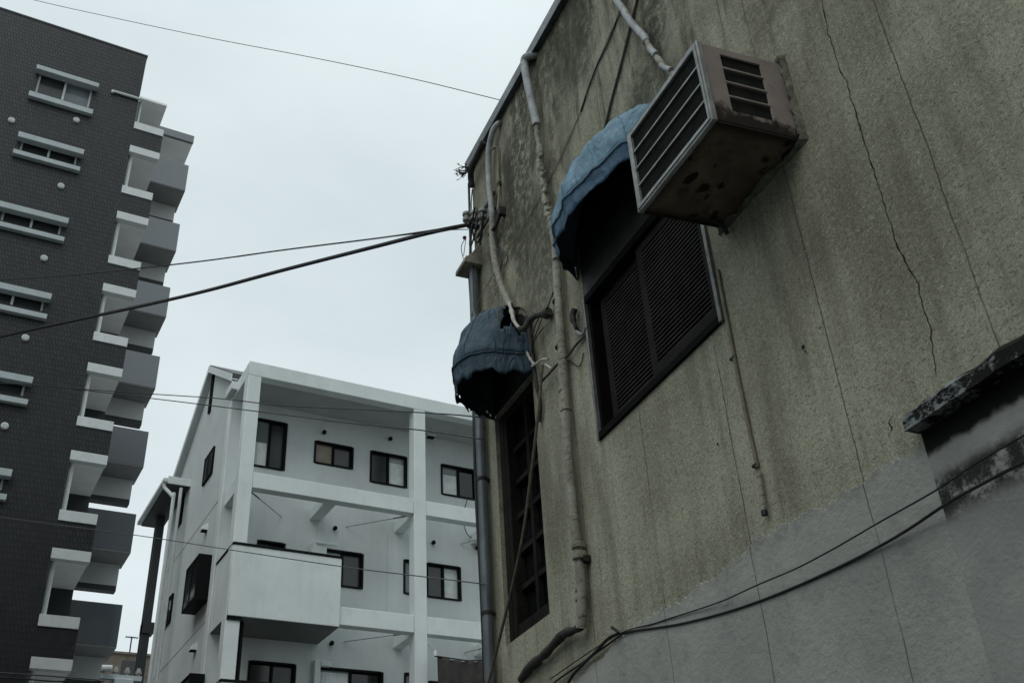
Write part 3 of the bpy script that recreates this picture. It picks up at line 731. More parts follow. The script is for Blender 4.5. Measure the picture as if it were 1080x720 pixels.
b.tube(smooth_path([wl(561, 386, .06), wl(566, 383, .07), wl(572, 379, .07), wl(578, 379, .06)], 5), .009, 7); b.tube(smooth_path([wl(575, 384, .06), wl(578, 386, .06), wl(582, 389, .06)], 5), .008, 7); T.part('torn_tape', b, M['lining'])
# broken wall clamp between the pipe and the shutters
q = wl(607, 337, .03)
T = Thing('wall_clamp', 'broken iron wall clamp between the taped pipe and the louvred shutters', 'clamp', (q.x, 0, q.z), WALL)
b = MB(); b.tube(smooth_path([wl(606, 326, .03), wl(604, 334, .04), wl(607, 344, .04), wl(609, 348, .02)], 5), [.022] * 8 + [.014] * 8, 8); T.part('hook', b, M['iron'])
b = MB(); b.tube(smooth_path([wl(606, 347, .03), wl(611, 352, .03), wl(615, 352, .02), wl(618, 345, .02)], 5), .012, 7); T.part('loop', b, M['aged_alu'])
b = MB(); b.tube(smooth_path([wl(617, 354, .02), wl(608, 363, .02), wl(600, 374, .03), wl(590, 382, .06), wl(580, 393, .06), (wl(572, 402, .05)), wl(567, 412, .04)], 6), .008, 6); T.part('strap', b, M['wrapdk'])

T.part('wire_loop', coil(560, 352, .10, .16, 1, .05, .0045, 3), M['cable'])
for k, pts in enumerate(([(520, 246, .1), (524, 262, .08), (529, 276, .05), (527, 290, .04), (531, 300, .03)], [(528, 262, .03), (535, 270, .02), (533, 280, .02), (528, 276, .03)], [(498, 200, .03), (497, 215, .05), (498, 232, .1), (497, 262, .08), (499, 300, .1), (500, 326, .09)])):
    b = MB(); b.tube(smooth_path([wl(*p) for p in pts], 6), .0055, 5); solo('stray_wire', b, M['wire'], ['thin stray wire looping off the slim drain pipe', 'short curled wire scrap stuck to the upper corner wall', 'thin wire dropping down the building corner past the rain hopper'][k], 'wire', wl(*pts[-1]), WALL, 'stray wires at the building corner')

# cables lying along the wall
def wcable(name, label, pts, r, mat, h=.02, wob=0.0, seg=7, cat='cable', group=None, tail=0):
    P = smooth_path([wl(p[0], p[1], p[2] if len(p) > 2 else h) for p in pts], 8)
    if wob: P = [p + V((wob * noise.noise(V((p.z * 5, p.x * 5, 1))), 0, wob * noise.noise(V((p.x * 5, p.z * 5, 7))))) for p in P]
    b = MB(); b.tube(P, r, seg); return solo(name, b, mat, label, cat, P[-1], WALL, group)
wcable('wall_cable', 'thin tan cable slanting down the upper wall behind the pale blue awning end', [(668, -12, .01), (650, 22, .008), (632, 63, .008), (613, 115, .008), (594, 160, .008), (575, 198, .01), (552, 238, .012), (530, 275, .03), (514, 300, .06), (497, 333, .1)], .004, M['conduit'])
wcable('wall_cable', 'black cable hugging the upper wall between two roof pipes, frayed and thick', [(655, 8, .008), (648, 28, .009), (640, 48, .01), (630, 68, .009), (622, 90, .01), (613, 118, .006)], .0062, M['cable'], wob=.012)
wcable('wall_cable', 'long dark cable dropping from the roof into the pale blue awning', [(674, -8, .01), (668, 16, .012), (661, 45, .012), (652, 80, .012), (644, 110, .012), (637, 140, .012), (632, 160, .02)], .009, M['wrapdk'])
wcable('wall_cable', 'slack brown cable hanging diagonally in front of the wooden lattice window', [(572, 385, .07), (569, 420, .09), (566, 450, .1), (560, 500, .1), (552, 560, .1), (542, 610, .1), (530, 660, .09), (520, 700, .09), (513, 728, .1)], .0105, M['ribbon'], seg=7)
wcable('wall_cable', 'black cable sagging low across the grey painted base, lower of two', [(1110, 470, .10), (1080, 487, .09), (1040, 508, .07), (1000, 530, .05), (958, 558, .03), (920, 580, .02), (880, 600, .016), (840, 618, .015), (800, 634, .014), (760, 647, .014), (720, 657, .014), (690, 662, .014), (660, 667, .018), (640, 680, .02), (615, 698, .02), (590, 715, .02), (575, 728, .02)], .0058, M['cable'])
wcable('wall_cable', 'thin black cable stretched taut above another across the grey base', [(1110, 442, .16), (1080, 459, .15), (1030, 488, .13), (985, 518, .11), (930, 549, .09), (880, 578, .07), (840, 599, .06), (800, 616, .05), (765, 632, .03), (740, 641, .02), (705, 652, .016), (690, 657, .014), (660, 665, .022), (636, 678, .025), (610, 695, .025), (580, 716, .025)], .0034, M['cable'])
wcable('wall_cable', 'short black cable bundle knotted where the low cables meet the plaster edge', [(646, 664, .03), (652, 669, .03), (640, 676, .03), (625, 690, .03), (610, 704, .03), (598, 722, .03)], .009, M['cable'], wob=.02)

# ================================================================== white apartment building
AP = Thing('apartment_building', 'white four storey apartment building with open concrete frame and gabled side', 'building', (5.35, 21.3, 0))
XL, XR, YF, YR = 5.35, 14.3, 21.3, 22.6
COLS = [(5.35, 5.66), (9.63, 9.94), (13.98, 14.3)]
for (a, c) in COLS:
    b = MB(); b.box(a, c, YF, YF + .31, 0, 14.49); AP.part('column', b, M['white'], bev=.012)
b = MB(); b.box(XL, XR, YF, YF + .27, 14.494, 14.87); b.box(XL + .003, XL + .25, YF + .273, YR + .2, 14.494, 14.86); AP.part('parapet', b, M['white'], bev=.012)
for z0_, z1_ in ((11.64, 12.02), (8.755, 9.16), (5.86, 6.27), (2.95, 3.36)):
    for i in range(2):
        a, c = COLS[i][1], COLS[i + 1][0]
        b = MB(); b.box(a + .001, c - .001, YF + .02, YF + .27, z0_, z1_); AP.part('beam', b, M['white'], bev=.012)
    for (xa, xc, zz) in ((5.40, 5.64, z1_), (7.46, 7.74, z0_ + .26), (9.66, 9.91, z0_ + .30), (11.8, 12.08, z0_ + .26), (14.0, 14.28, z1_)):
        b = MB(); b.box(xa, xc, YF + (.312 if xa in (5.40, 9.66, 14.0) else .272), YR - .001, z0_ + .004, zz); AP.part('cross_beam', b, M['white'], bev=.01)
# windows in the set-back wall, from the survey of the facade (left, right, bottom, top)
def rect(tl, br, Y): a = at_y(*tl, Y); c = at_y(*br, Y); return [min(a.x, c.x), max(a.x, c.x), c.z, a.z]
wins = []
def W(l, r, bot, top, panes): wins.append(((l, r, bot, top), panes))
r3a = rect((272.5, 440.8), (299.5, 496.4), YR); r3b = rect((332.4, 464.4), (371.8, 495), YR); r3c = rect((391, 474.9), (428.9, 514.7), YR); r3d = rect((465.2, 489), (500, 527), YR)
W(r3a[0] - .06, r3a[1], r3a[2], r3a[3], ['g_sky', 'g_grey']); W(*r3b, ['g_tan', 'g_grey']); W(*r3c, ['g_grey', 'g_pale']); W(r3d[0], r3d[0] + 1.05, r3d[2], r3d[3], ['g_sky', 'g_dark'])
r2a = rect((272, 569), (300, 583), YR); r2b = rect((340.6, 578), (382, 621), YR); r2c = rect((426, 589.6), (436, 627), YR); r2d = rect((450, 593), (486.3, 633.6), YR)
W(r2a[0], r2a[1], r2a[3] - 1.1, r2a[3], ['g_grey', 'g_dark']); W(r2b[0], r2b[1], r2b[2], r2b[3], ['g_sky', 'g_grey']); W(r2c[0], r2c[0] + .42, r2c[2], r2c[3], ['g_sky']); W(*r2d, ['g_grey', 'g_pale'])
r1a = rect((263, 696), (309.6, 740), YR); r1b = rect((336.4, 702.6), (403, 760), YR); r1c = rect((426.7, 709), (436, 747), YR)
W(*r1a, ['g_dark', 'g_grey']); W(*r1b, ['g_sky', 'g_dark']); W(r1c[0], r1c[0] + .42, r1c[2], r1c[3], ['g_sky']); W(r2d[0] + .02, r2d[1], r2d[2] - 2.9, r2d[3] - 2.9, ['g_grey', 'g_grey'])
for k in (5.8, 2.9): W(12.2, 13.4, r3c[2] - 2.9 * (k / 2.9 - 1), r3c[3] - 2.9 * (k / 2.9 - 1), ['g_grey', 'g_dark'])
b = MB(); b.wall(XL + .2, XR, 0, 14.75, [w[0] for w in wins], YR + .2, YR, lambda u, h, z: V((u, h, z)))
front_wall = AP.part('wall', b, M['white2'], label='set-back grey-white front wall')
# siding joints of the set-back wall
b = MB()
x = XL + .5
while x < XR - .2:
    z = 0
    for (za, zb) in ((9.3, 11.6), (12.05, 14.4), (6.4, 8.7)):
        if not any(w[0][0] - .1 < x < w[0][1] + .1 and w[0][2] < zb and w[0][3] > za for w in wins): b.box(x - .004, x + .004, YR - .002, YR + .001, za, zb)
    x += .91
AP.part('siding_joint', b, M['hood'])
def window(T, r, panes, Y, out=-1, frame_m='frame'):
    l, rr, bo, to = r; b = MB(); n_ = len(panes); mats = [M[p] for p in panes]; fw_ = .036
    for i in range(n_):
        b.cur = i; b.box(l + (rr - l) * i / n_ + .01, l + (rr - l) * (i + 1) / n_ - .01, Y + .075 + .02 * i, Y + .085 + .02 * i, bo + .02, to - .02)
    wo = T.part('window', b, mats, weld=False)
    b = MB(); b.box(l - .015, l + fw_, Y - .02, Y + .12, bo, to); b.box(rr - fw_, rr + .015, Y - .02, Y + .12, bo, to); b.box(l + fw_, rr - fw_, Y - .02, Y + .12, to - fw_, to + .012); b.box(l + fw_, rr - fw_, Y - .03, Y + .12, bo - .012, bo + fw_)
    if n_ > 1: m_ = (l + rr) / 2; b.box(m_ - .03, m_ + .03, Y + .03, Y + .11, bo + fw_, to - fw_)
    T.part('frame', b, M[frame_m], wo, bev=.004)
    return wo
BL = {2: [(1, .0, .80, .06)], 3: [(0, .0, .72, .1)], 0: [(0, 0, .52, .0)], 7: [(1, .0, .97, .1)], 5: [(0, .5, .95, .05)], 9: [(0, .2, .95, .05)]}
for i, (r, p) in enumerate(wins):
    wo = window(AP, r, p, YR)
    for (k, f0, f1, ins) in BL.get(i, []):
        l = r[0] + (r[1] - r[0]) * k / len(p); rr = r[0] + (r[1] - r[0]) * (k + 1) / len(p); wd = rr - l; hh = r[3] - r[2]
        b = MB(); n_ = 24
        b.grid([[(l + .05 + (wd - .1) * j / n_, YR + .068 + .02 * k + .004 * math.sin(j * 1.9), r[2] + .06 + (hh - .1) * f) for j in range(n_ + 1)] for f in (f0, f1)])
        AP.part('curtain', b, M['curtain'], wo)
# roof over the set-back strip, gable roof, side wall
b = MB(); b.box(XL + .26, XR, YF + .275, YR - .002, 14.52, 14.62); AP.part('soffit', b, M['soffit'])
YB_ = 28.5; RY, RZ = 24.97, 16.70
side_w = []
b = MB(); pz = lambda y: RZ - abs(y - RY) * (RZ - 14.7) / (28.1 - RY) - .10
ys = [YR, RY, 28.1, YB_]
for k in range(3):
    ya, yb = ys[k], ys[k + 1]; za, zb = pz(ya), pz(yb)
    b.hexa([(XL, ya, 0), (XL + .2, ya, 0), (XL + .2, yb, 0), (XL, yb, 0), (XL, ya, za), (XL + .2, ya, za), (XL + .2, yb, zb), (XL, yb, zb)])
AP.part('wall', b, M['white2'], label='gabled side wall')
b = MB(); b.box(XL + .2, XR, YB_ - .2, YB_, 0, 14.3); b.box(XR - .2, XR, YR + .2, YB_ - .2, 0, 14.3); AP.part('wall', b, M['white2'], label='rear walls')
b = MB(); xo = 5.2
fy, fz = 22.3, pz(22.3) + .1; by, bz = 28.15, pz(28.15) + .1
for (ya, za, yb, zb) in ((fy, fz, RY, RZ), (RY, RZ, by, bz)):
    b.hexa([(xo, ya, za - .1), (XR + .1, ya, za - .1), (XR + .1, yb, zb - .1), (xo, yb, zb - .1), (xo, ya, za + .05), (XR + .1, ya, za + .05), (XR + .1, yb, zb + .05), (xo, yb, zb + .05)])
roof = AP.part('roof', b, M['roof'])
b = MB()
for (ya, za, yb, zb) in ((fy, fz, RY, RZ), (RY, RZ, by, bz)):
    b.hexa([(xo + .001, ya, za - .13), (XL - .001, ya, za - .13), (XL - .001, yb, zb - .13), (xo + .001, yb, zb - .13), (xo + .001, ya, za - .101), (XL - .001, ya, za - .101), (XL - .001, yb, zb - .101), (xo + .001, yb, zb - .101)])
AP.part('eave_soffit', b, M['white'], roof)
b = MB()
for (ya, za, yb, zb) in ((fy - .02, fz - .01, RY, RZ), (RY, RZ, by, bz)):
    b.hexa([(xo - .03, ya, za - .19), (xo - .003, ya, za - .19), (xo - .003, yb, zb - .19), (xo - .03, yb, zb - .19), (xo - .03, ya, za + .02), (xo - .003, ya, za + .02), (xo - .003, yb, zb + .02), (xo - .03, yb, zb + .02)])
AP.part('barge_board', b, M['white'], roof)
b = MB(); b.box(xo, XL + .3, fy - .05, fy + .5, fz - .42, fz - .2); AP.part('eave_box', b, M['white'], roof, bev=.01)
for z in (11.96, 9.08, 6.1):
    b = MB(); b.box(XL - .006, XL + .001, YR + .29, 28.1, z - .012, z + .012); AP.part('band_joint', b, M['soffit'])
b = MB(); b.box(XL - .035, XL + .0, YR, YR + .28, 0, pz(YR) - .06); AP.part('corner_trim', b, M['white'], bev=.008)
# side windows (frames stand a little proud)
def side_window(y0, y1, z0_, z1_, p, d=.05, bay=False):
    b = MB(); b.box(XL - d + .012, XL - .002, y0 + .04, y1 - .04, z0_ + .04, z1_ - .04); wo = AP.part('bay_window' if bay else 'window', b, M[p])
    b = MB(); x0, x1 = XL - d, XL - .001
    b.box(x0, x1, y0, y0 + .05, z0_, z1_); b.box(x0, x1, y1 - .05, y1, z0_, z1_); b.box(x0, x1, y0 + .05, y1 - .05, z0_, z0_ + .05); b.box(x0, x1, y0 + .05, y1 - .05, z1_ - .05, z1_)
    m_ = (y0 + y1) / 2; b.box(x0, x0 + .02, m_ - .025, m_ + .025, z0_ + .05, z1_ - .05)
    AP.part('frame', b, M['frame'], wo, bev=.004)
for (tl, br, p) in (((227.3, 393), (220.5, 437), 'g_dark'), ((227.5, 470), (214.5, 513), 'g_grey'), ((196, 517), (185, 561), 'g_dark'), ((184, 625), (173, 664), 'g_dark')):
    a = at_x(*tl, XL); c = at_x(*br, XL); side_window(min(a.y, c.y), max(a.y, c.y), min(a.z, c.z), max(a.z, c.z), p)
for (tl, br) in (((211, 583), (193, 631)), ((201.5, 709), (183, 757))):
    a = at_x(*tl, XL - .3); c = at_x(*br, XL - .3); zc = at_x(211, 632 if tl[1] < 600 else 758, XL - .3).z
    y0 = a.y; side_window(y0, y0 + 1.15, a.z - 1.05, a.z, 'g_dark', .32, True)
for (x, y) in ((218, 559), (206.5, 685)):
    p = at_x(x, y, XL); b = MB(); b.hexa([(XL - .14, p.y - .1, p.z - .02), (XL, p.y - .1, p.z - .02), (XL, p.y + .1, p.z - .02), (XL - .14, p.y + .1, p.z - .02), (XL - .12, p.y - .08, p.z + .07), (XL, p.y - .08, p.z + .16), (XL, p.y + .08, p.z + .16), (XL - .12, p.y + .08, p.z + .07)])
    vo = AP.part('vent_hood', b, M['white']); b = MB(); b.box(XL - .13, XL - .002, p.y - .09, p.y + .09, p.z - .035, p.z - .022); AP.part('vent_grille', b, M['frame'], vo)
# lean-to eave at the back of the side wall, its gutter, post and pipes
GX = 4.75; ga = at_x(177, 508, GX); gb = at_x(149, 554, GX); gz = (ga.z + gb.z) / 2
b = MB(); b.hexa([(GX, ga.y, gz - .02), (XL - .002, ga.y, gz - .02), (XL - .002, gb.y, gz - .02), (GX, gb.y, gz - .02), (GX, ga.y, gz + .1), (XL - .002, ga.y, gz + .16), (XL - .002, gb.y, gz + .16), (GX, gb.y, gz + .1)])
lt = AP.part('side_roof', b, M['roof'])
b = MB(); b.box(GX - .004, XL - .002, ga.y - .04, ga.y - .002, gz - .04, gz + .17); AP.part('fascia', b, M['white'], lt, bev=.005)
b = MB(); b.box(GX - .12, GX - .004, ga.y - .02, gb.y + .02, gz + .0, gz + .12); AP.part('gutter', b, M['white'], lt, bev=.02)
b = MB(); b.box(5.0, 5.22, gb.y - .95, gb.y - .70, 0, gz - .03); AP.part('post', b, M['paneldk'], bev=.01)
b = MB(); b.box(5.0, XL - .05, gb.y - 1.0, gb.y - .66, 10.4, 10.7); AP.part('post_brace', b, M['paneldk']); b = MB(); b.box(5.0, XL - .05, gb.y - 1.0, gb.y - .66, 7.5, 7.8); AP.part('post_brace', b, M['paneldk'])
b = MB(); b.tube(smooth_path([(GX - .06, ga.y + .1, gz + .02), (GX - .04, ga.y + .1, gz - .12), (4.9, 26.3, gz - .42), (4.93, 26.28, gz - .7), (4.93, 26.28, 9), (4.93, 26.28, 0.02)], 8), .05, 10); AP.part('downpipe', b, M['trimgrey'])
b = MB(); b.tube([(5.12, 26.4, gz - .1), (5.12, 26.4, .02)], .045, 10); AP.part('downpipe', b, M['trimgrey'])
# balconies
for kz in (0, -2.9):
    b = MB(); z0_, z1_ = 8.68 + kz, 10.23 + kz; xa, xc, ya = 5.37, 7.82, 21.25
    b.box(xa, xc, ya, ya + .12, z0_ + .005, z1_); b.box(xa, xa + .12, ya + .121, YR - .003, z0_ + .005, z1_); b.box(xc - .12, xc, ya + .121, YR - .003, z0_ + .005, z1_)
    bo = AP.part('balcony', b, M['white'], bev=.01)
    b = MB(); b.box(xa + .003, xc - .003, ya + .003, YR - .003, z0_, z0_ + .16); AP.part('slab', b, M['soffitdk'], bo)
    b = MB(); b.box(xa - .02, xc + .02, ya - .02, ya + .14, z1_ + .001, z1_ + .055); b.box(xa - .02, xa + .14, ya + .141, YR - .003, z1_ + .001, z1_ + .055); b.box(xc - .14, xc + .02, ya + .141, YR - .003, z1_ + .001, z1_ + .055); AP.part('coping', b, M['frame'], bo, bev=.006)
b = MB(); b.box(5.375, 5.69, 21.27, 21.6, 8.60, 8.675); AP.part('column_cap', b, M['frame'])
b = MB(); b.tube([(5.77, 21.55, 8.66), (5.77, 21.55, 6)], .045, 8); AP.part('downpipe', b, M['frame'])
# wall fittings
for (x, y) in ((341.3, 456.5), (411, 463.3), (352.6, 557.5), (456.4, 572.5), (502.5, 578), (349, 678.5)):
    p = at_y(x, y, YR); b = MB(); b.tube([V((p.x, YR, p.z)), V((p.x, YR - .07, p.z)), V((p.x, YR - .09, p.z - .03))], [.042, .055, .04], 12); AP.part('vent_cap', b, M['frame'])
p = at_y(453, 461, YR); b = MB(); b.box(p.x - .12, p.x + .12, YR - .16, YR, p.z - .03, p.z + .17); vo = AP.part('vent_hood', b, M['white'], bev=.02); b = MB(); b.box(p.x - .1, p.x + .1, YR - .15, YR - .002, p.z - .05, p.z - .033); AP.part('vent_grille', b, M['frame'], vo)
p = at_y(329, 573, YR); q = at_y(342, 590, YR); b = MB(); b.box(p.x - .03, q.x, YR - .16, YR, q.z - .3, p.z); b.box(p.x + .05, q.x + .25, YR - .2, YR - .162, p.z - .05, p.z + .02); AP.part('pipe_box', b, M['white'], bev=.01)
p = at_y(334, 697, YR); b = MB(); b.box(p.x - .08, p.x + .06, YR - .12, YR, p.z - 2, p.z); b.box(p.x + .062, p.x + .3, YR - .14, YR, p.z - .12, p.z - .01); AP.part('pipe_box', b, M['white'], bev=.01)
def rod(p0, p1, Y0, Y1):
    a = at_y(*p0, Y0); c = at_y(*p1, Y1); b = MB(); b.tube([a, a.lerp(c, .75), a.lerp(c, .76), c], [.009, .009, .02, .02], 7); AP.part('laundry_rod', b, M['rod'])
rod((297, 545), (265.5, 519), YR, YF + .3); rod((365, 555.5), (431, 543.5), YR, YF + .3); rod((486, 573.5), (508, 567), YR, 22.2); rod((362.5, 676.5), (432, 667), YR, YF + .3); rod((490, 688), (510, 683), YR, 22.2)
b = MB(); p = at_y(490, 525, YR); b.tube(smooth_path([at_y(*q, YR - .08) for q in ((493, 526), (489, 540), (489, 552), (493, 563), (499, 567), (504, 566))], 6), .012, 6); AP.part('cable_loop', b, M['cable'])

# cloth hung from the frame
b = MB(); Y = 21.0; P = []
for i in range(30):
    row = []
    for j in range(40):
        x = 461 + 62 * j / 39; y = 692 + 3.5 * math.sin(math.pi * j / 39) + i * 3.0 + (3 * j / 39)
        q = at_y(x + .16 * i, y, Y); q.y += .03 * math.sin(j * .8 + .1 * i) + .05 * noise.noise(V((j * .12, i * .1, 1))); row.append(q)
    P.append(row)
b.grid(P); T = Thing('hanging_cloth', 'dark grey-brown cloth hung below the frame beside the corner downpipe', 'cloth', P[0][0])
co = T.part('cloth', b, M['banner']); sm = co.modifiers.new('s', 'SOLIDIFY'); sm.thickness = .006
b = MB(); b.tube([P[0][0] + V((-.06, 0, .01)), P[0][20] + V((0, 0, .012)), P[0][-1] + V((.1, 0, .01))], .018, 8); T.part('pole', b, M['iron'])
b = MB(); t0 = at_y(459, 687.5, Y); b.tube([t0 + V((0, 0, -.08)), t0, t0 + V((0, 0, .05))], [.03, .035, .02], 8); T.part('pole_tip', b, M['white'])
b = MB(); b.tube([t0, at_y(451.5, 679, YF)], .005, 5); T.part('cord', b, M['rod'])

# ================================================================== dark tiled tower
TW = Thing('apartment_tower', 'dark grey tiled apartment tower with white window hoods and stacked corner balconies', 'building', (2.455, 28.85, 0))
YT = 28.85; FL = 2.9
tw = [(-.78, .93, 28.12, 29.18)] + [(-.78, .93, 25.53 - FL * k, 26.09 - FL * k) for k in range(0, 8)]
b = MB(); b.wall(-9, 2.455, 0, 31.35, tw, YT + .25, YT, lambda u, h, z: V((u, h, z)))
for k in range(9): b.box(2.456, 3.45, YT + .002, YT + .2, 27.02 - FL * k, 27.81 - FL * k)
b.box(2.456, 3.45, YT + .002, YT + .2, 0, 27.02 - FL * 8 - 2.0)
b.box(2.255, 2.455, YT + .25, 45, 0, 31.35); b.box(-9, -8.8, YT + .25, 45, 0, 31.35); b.box(-8.8, 2.255, 44.8, 45, 0, 31.35)
TW.part('wall', b, M['tile'])
b = MB(); b.box(-9.02, 2.475, YT - .02, YT + .3, 31.354, 31.42); TW.part('roof_coping', b, M['paneldk'])
b = MB(); b.box(-8.8, 2.255, YT + .26, 44.8, 31.0, 31.2); TW.part('roof', b, M['roof'])
# windows
def tower_window(r, hz, sz, panes):
    l, rr, bo, to = r; b = MB(); mats = [M[p] for p in panes]; m_ = (l + rr) / 2
    for i in range(2):
        b.cur = i; b.box([l, m_][i] + .01, [m_, rr][i] - .01, YT + .12 + .02 * i, YT + .13 + .02 * i, bo, to)
    wo = TW.part('window', b, mats, weld=False)
    b = MB(); b.box(l, l + .06, YT + .06, YT + .16, bo, to); b.box(rr - .06, rr, YT + .06, YT + .16, bo, to); b.box(m_ - .035, m_ + .035, YT + .06, YT + .16, bo, to)
    note(wo, TW.part('frame', b, M['alu_w'], wo))
    b = MB(); b.box(-.92, 1.08, YT - .24, YT + .02, hz[0], hz[1]); note(wo, TW.part('hood', b, M['hood'], wo, bev=.01))
    b = MB(); b.box(-.94, 1.08, YT - .16, YT + .1, sz[0], sz[1]); note(wo, TW.part('sill', b, M['hood'], wo, bev=.01))
    return wo
k1 = 1 - .24 / YT; k2 = 1 - .16 / YT
zc = lambda z, k: 1.6 + (z - 1.6) * k
tower_window(tw[0], (zc(29.185, k1), zc(29.375, k1)), (zc(27.9, k2), zc(28.115, k2)), ['g_grey', 'g_sky'])
w0 = tower_window(tw[1], (zc(26.06, k1), zc(26.275, k1)), (zc(25.335, k2), zc(25.51, k2)), ['g_grey', 'g_grey'])
for k in range(1, 8): copy_tree(w0, TW.o, (0, 0, -FL * k))
def dup_part(o, off):
    c = o.copy(); COL.objects.link(c); c.parent = TW.o; c.location = V(off); return c
b = MB(); b.tube([(.645, YT + .01, 27.4), (.645, YT - .05, 27.4), (.645, YT - .09, 27.39)], [.10, .105, .07], 14); v0 = TW.part('vent_cap', b, M['trimgrey'])
for k in range(1, 9): dup_part(v0, (0, 0, -FL * k))
for k in range(0, 9): dup_part(v0, (-1.865, 0, -.8 - FL * k))
# corner loggias: lintel band, sill band, soffit, back wall, post
b = MB(); b.box(2.455, 3.452, YT - .03, YT + .22, 26.73, 27.022); L0 = TW.part('lintel_band', b, M['trimgrey'], bev=.008)
for k in range(1, 9): dup_part(L0, (0, 0, -FL * k))
b = MB(); b.box(2.455, 3.452, YT - .03, YT + .22, 27.81, 28.12); S0 = TW.part('sill_band', b, M['trimgrey'], bev=.008)
for k in range(1, 9): dup_part(S0, (0, 0, -FL * k))
b = MB(); b.box(2.456, 3.43, YT + .221, YT + 2.36, 26.75, 26.93); c0 = TW.part('loggia_slab', b, M['gallery'])
for k in range(1, 9): dup_part(c0, (0, 0, -FL * k))
b = MB(); b.box(2.49, 3.42, YT + .05, YT + 1.6, 29.33, 29.42); TW.part('top_slab', b, M['gallery'], label='thin pale slab over the top loggia')
b = MB(); b.box(2.456, 3.43, YT + 2.361, YT + 2.5, 0, 28.2); TW.part('wall', b, M['paneldk'], label='dark back wall of the loggias')
b = MB(); b.tube([(2.565, YT + .3, 28.12 - .02), (2.565, YT + .3, 26.93 - FL + 2.9 + 2.4)], .05, 8)
p0 = TW.part('loggia_post', b, M['trimgrey'])
b = MB(); b.tube([(2.56, YT + .26, 25.2), (2.56, YT + .26, 26.74)], .08, 10); p1 = TW.part('loggia_post', b, M['trimgrey'])
for k in range(1, 8): dup_part(p1, (0, 0, -FL * k))
b = MB(); b.tube(smooth_path([(1.56, YT - .06, 29.08), (1.565, YT - .06, 29.15), (1.62, YT - .06, 29.16), (2.0, YT - .06, 29.165), (2.5, YT - .06, 29.18)], 5), .05, 8); TW.part('drain_pipe', b, M['trimgrey'])
# rear gallery stack on the right
YG = 32.0; sc_ = YG / YT
pa = at_y(199.4, 175.5, YG); pb = at_y(195, 201.7, YG); gx = (pa.x + at_y(168.8, 376, YG).x) / 2
gt = (at_y(168.8, 376, YG).z + at_y(131.6, 368, YG).z) / 2; gb_ = (at_y(163.3, 409.3, YG).z + at_y(126, 402, YG).z) / 2   # the fourth parapet from the top
gt += 3 * FL; gb_ += 3 * FL
b = MB(); b.box(3.25, gx, YG, YG + .1, gb_ + .003, gt); g0 = TW.part('gallery_parapet', b, M['panel'], bev=.008)
b = MB(); b.box(gx - .06, gx - .001, YG + .101, YG + 1.1, gb_ + .003, gt - .05); g1 = TW.part('gallery_side', b, M['paneldk'])
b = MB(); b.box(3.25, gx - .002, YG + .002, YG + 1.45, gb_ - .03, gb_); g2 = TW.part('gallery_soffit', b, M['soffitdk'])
bz = at_y(123, 524.5, YG + 1.1).z; bz_rel = bz - (gb_ - FL * 4)
b = MB(); b.box(3.25, gx - .1, YG + 1.1, YG + 1.45, gb_ + max(-1.5, min(-.5, bz_rel)), gb_ - .032); g3 = TW.part('gallery_beam', b, M['beamgrey'])
zb_ = gb_ + max(-1.5, min(-.5, bz_rel))
b = MB(); b.box(3.25, gx - .101, YG + 1.12, YG + 1.44, zb_ - .16, zb_ - .001); g4 = TW.part('beam_shade_strip', b, M['paneldk'])  # dark strip in place of the beam's shaded underside
for k in range(1, 10):
    for q in (g0, g1, g2, g3, g4): dup_part(q, (0, 0, -FL * k))
t_ = at_y(205, 144, YG); u_ = at_y(203.3, 151, YG)
b = MB(); b.box(3.25, t_.x, YG - .02, YG + .1, u_.z, t_.z); gr = TW.part('gallery_roof', b, M['panel'], bev=.01); b = MB(); b.box(3.25, t_.x - .01, YG + .101, YG + 1.5, u_.z + .02, t_.z - .02); TW.part('gallery_soffit', b, M['gallery'], gr)
b = MB(); b.box(2.456, 3.3, YT + 2.501, 45, 0, t_.z); TW.part('wall', b, M['panel'], label='plain wall behind the corner loggias')
b = MB(); b.box(3.3, 3.5, YG + 1.2, YG + 1.4, 0, gb_); TW.part('gallery_post', b, M['paneldk'])

# ================================================================== far brown building with aerial, utility pole
fa = at_y(119, 688.5, 62); fb = at_y(148, 690, 62)
T = Thing('brown_building', 'distant brown flat-roofed building glimpsed between the tower and the white block', 'building', (fa.x, 62, 0))
b = MB(); b.box(fa.x - 2, fb.x + 6, 62, 74, 0, fa.z); T.part('wall', b, M['brown'])
b = MB(); b.box(fa.x - 2.1, fb.x + 6.1, 61.9, 74.1, fa.z, fa.z + .12); T.part('roof_edge', b, M['brown'])
for k in range(3):
    b = MB(); q = at_y(134, 703, 62); b.box(q.x - .3 + (k - 0) * 3.1, q.x + .55 + k * 3.1, 61.95, 62.0, q.z - .9, q.z + .35); T.part('window', b, M['g_dark'])
b = MB()
for k in range(4): b.box(fa.x - 2, fb.x + 6, 61.985, 62.0, fa.z - .7 * (k + 1), fa.z - .7 * (k + 1) + .03)
T.part('wall_joint', b, M['rod'])
p = at_y(136.5, 689, 63); q = at_y(138, 671, 63)
T = Thing('roof_antenna', 'small television aerial on the far brown roof', 'antenna', p)
b = MB(); b.tube([p, V((p.x, p.y, q.z))], .04, 6); T.part('mast', b, M['iron'])
b = MB(); b.tube([V((p.x - .35, p.y, q.z - .03)), V((p.x + .35, p.y, q.z - .03))], .03, 6)
for k in range(6): xx = p.x - .32 + .128 * k; b.tube([V((xx, p.y - .2, q.z - .03)), V((xx, p.y + .2, q.z - .03))], .015, 5)
T.part('aerial', b, M['iron'])

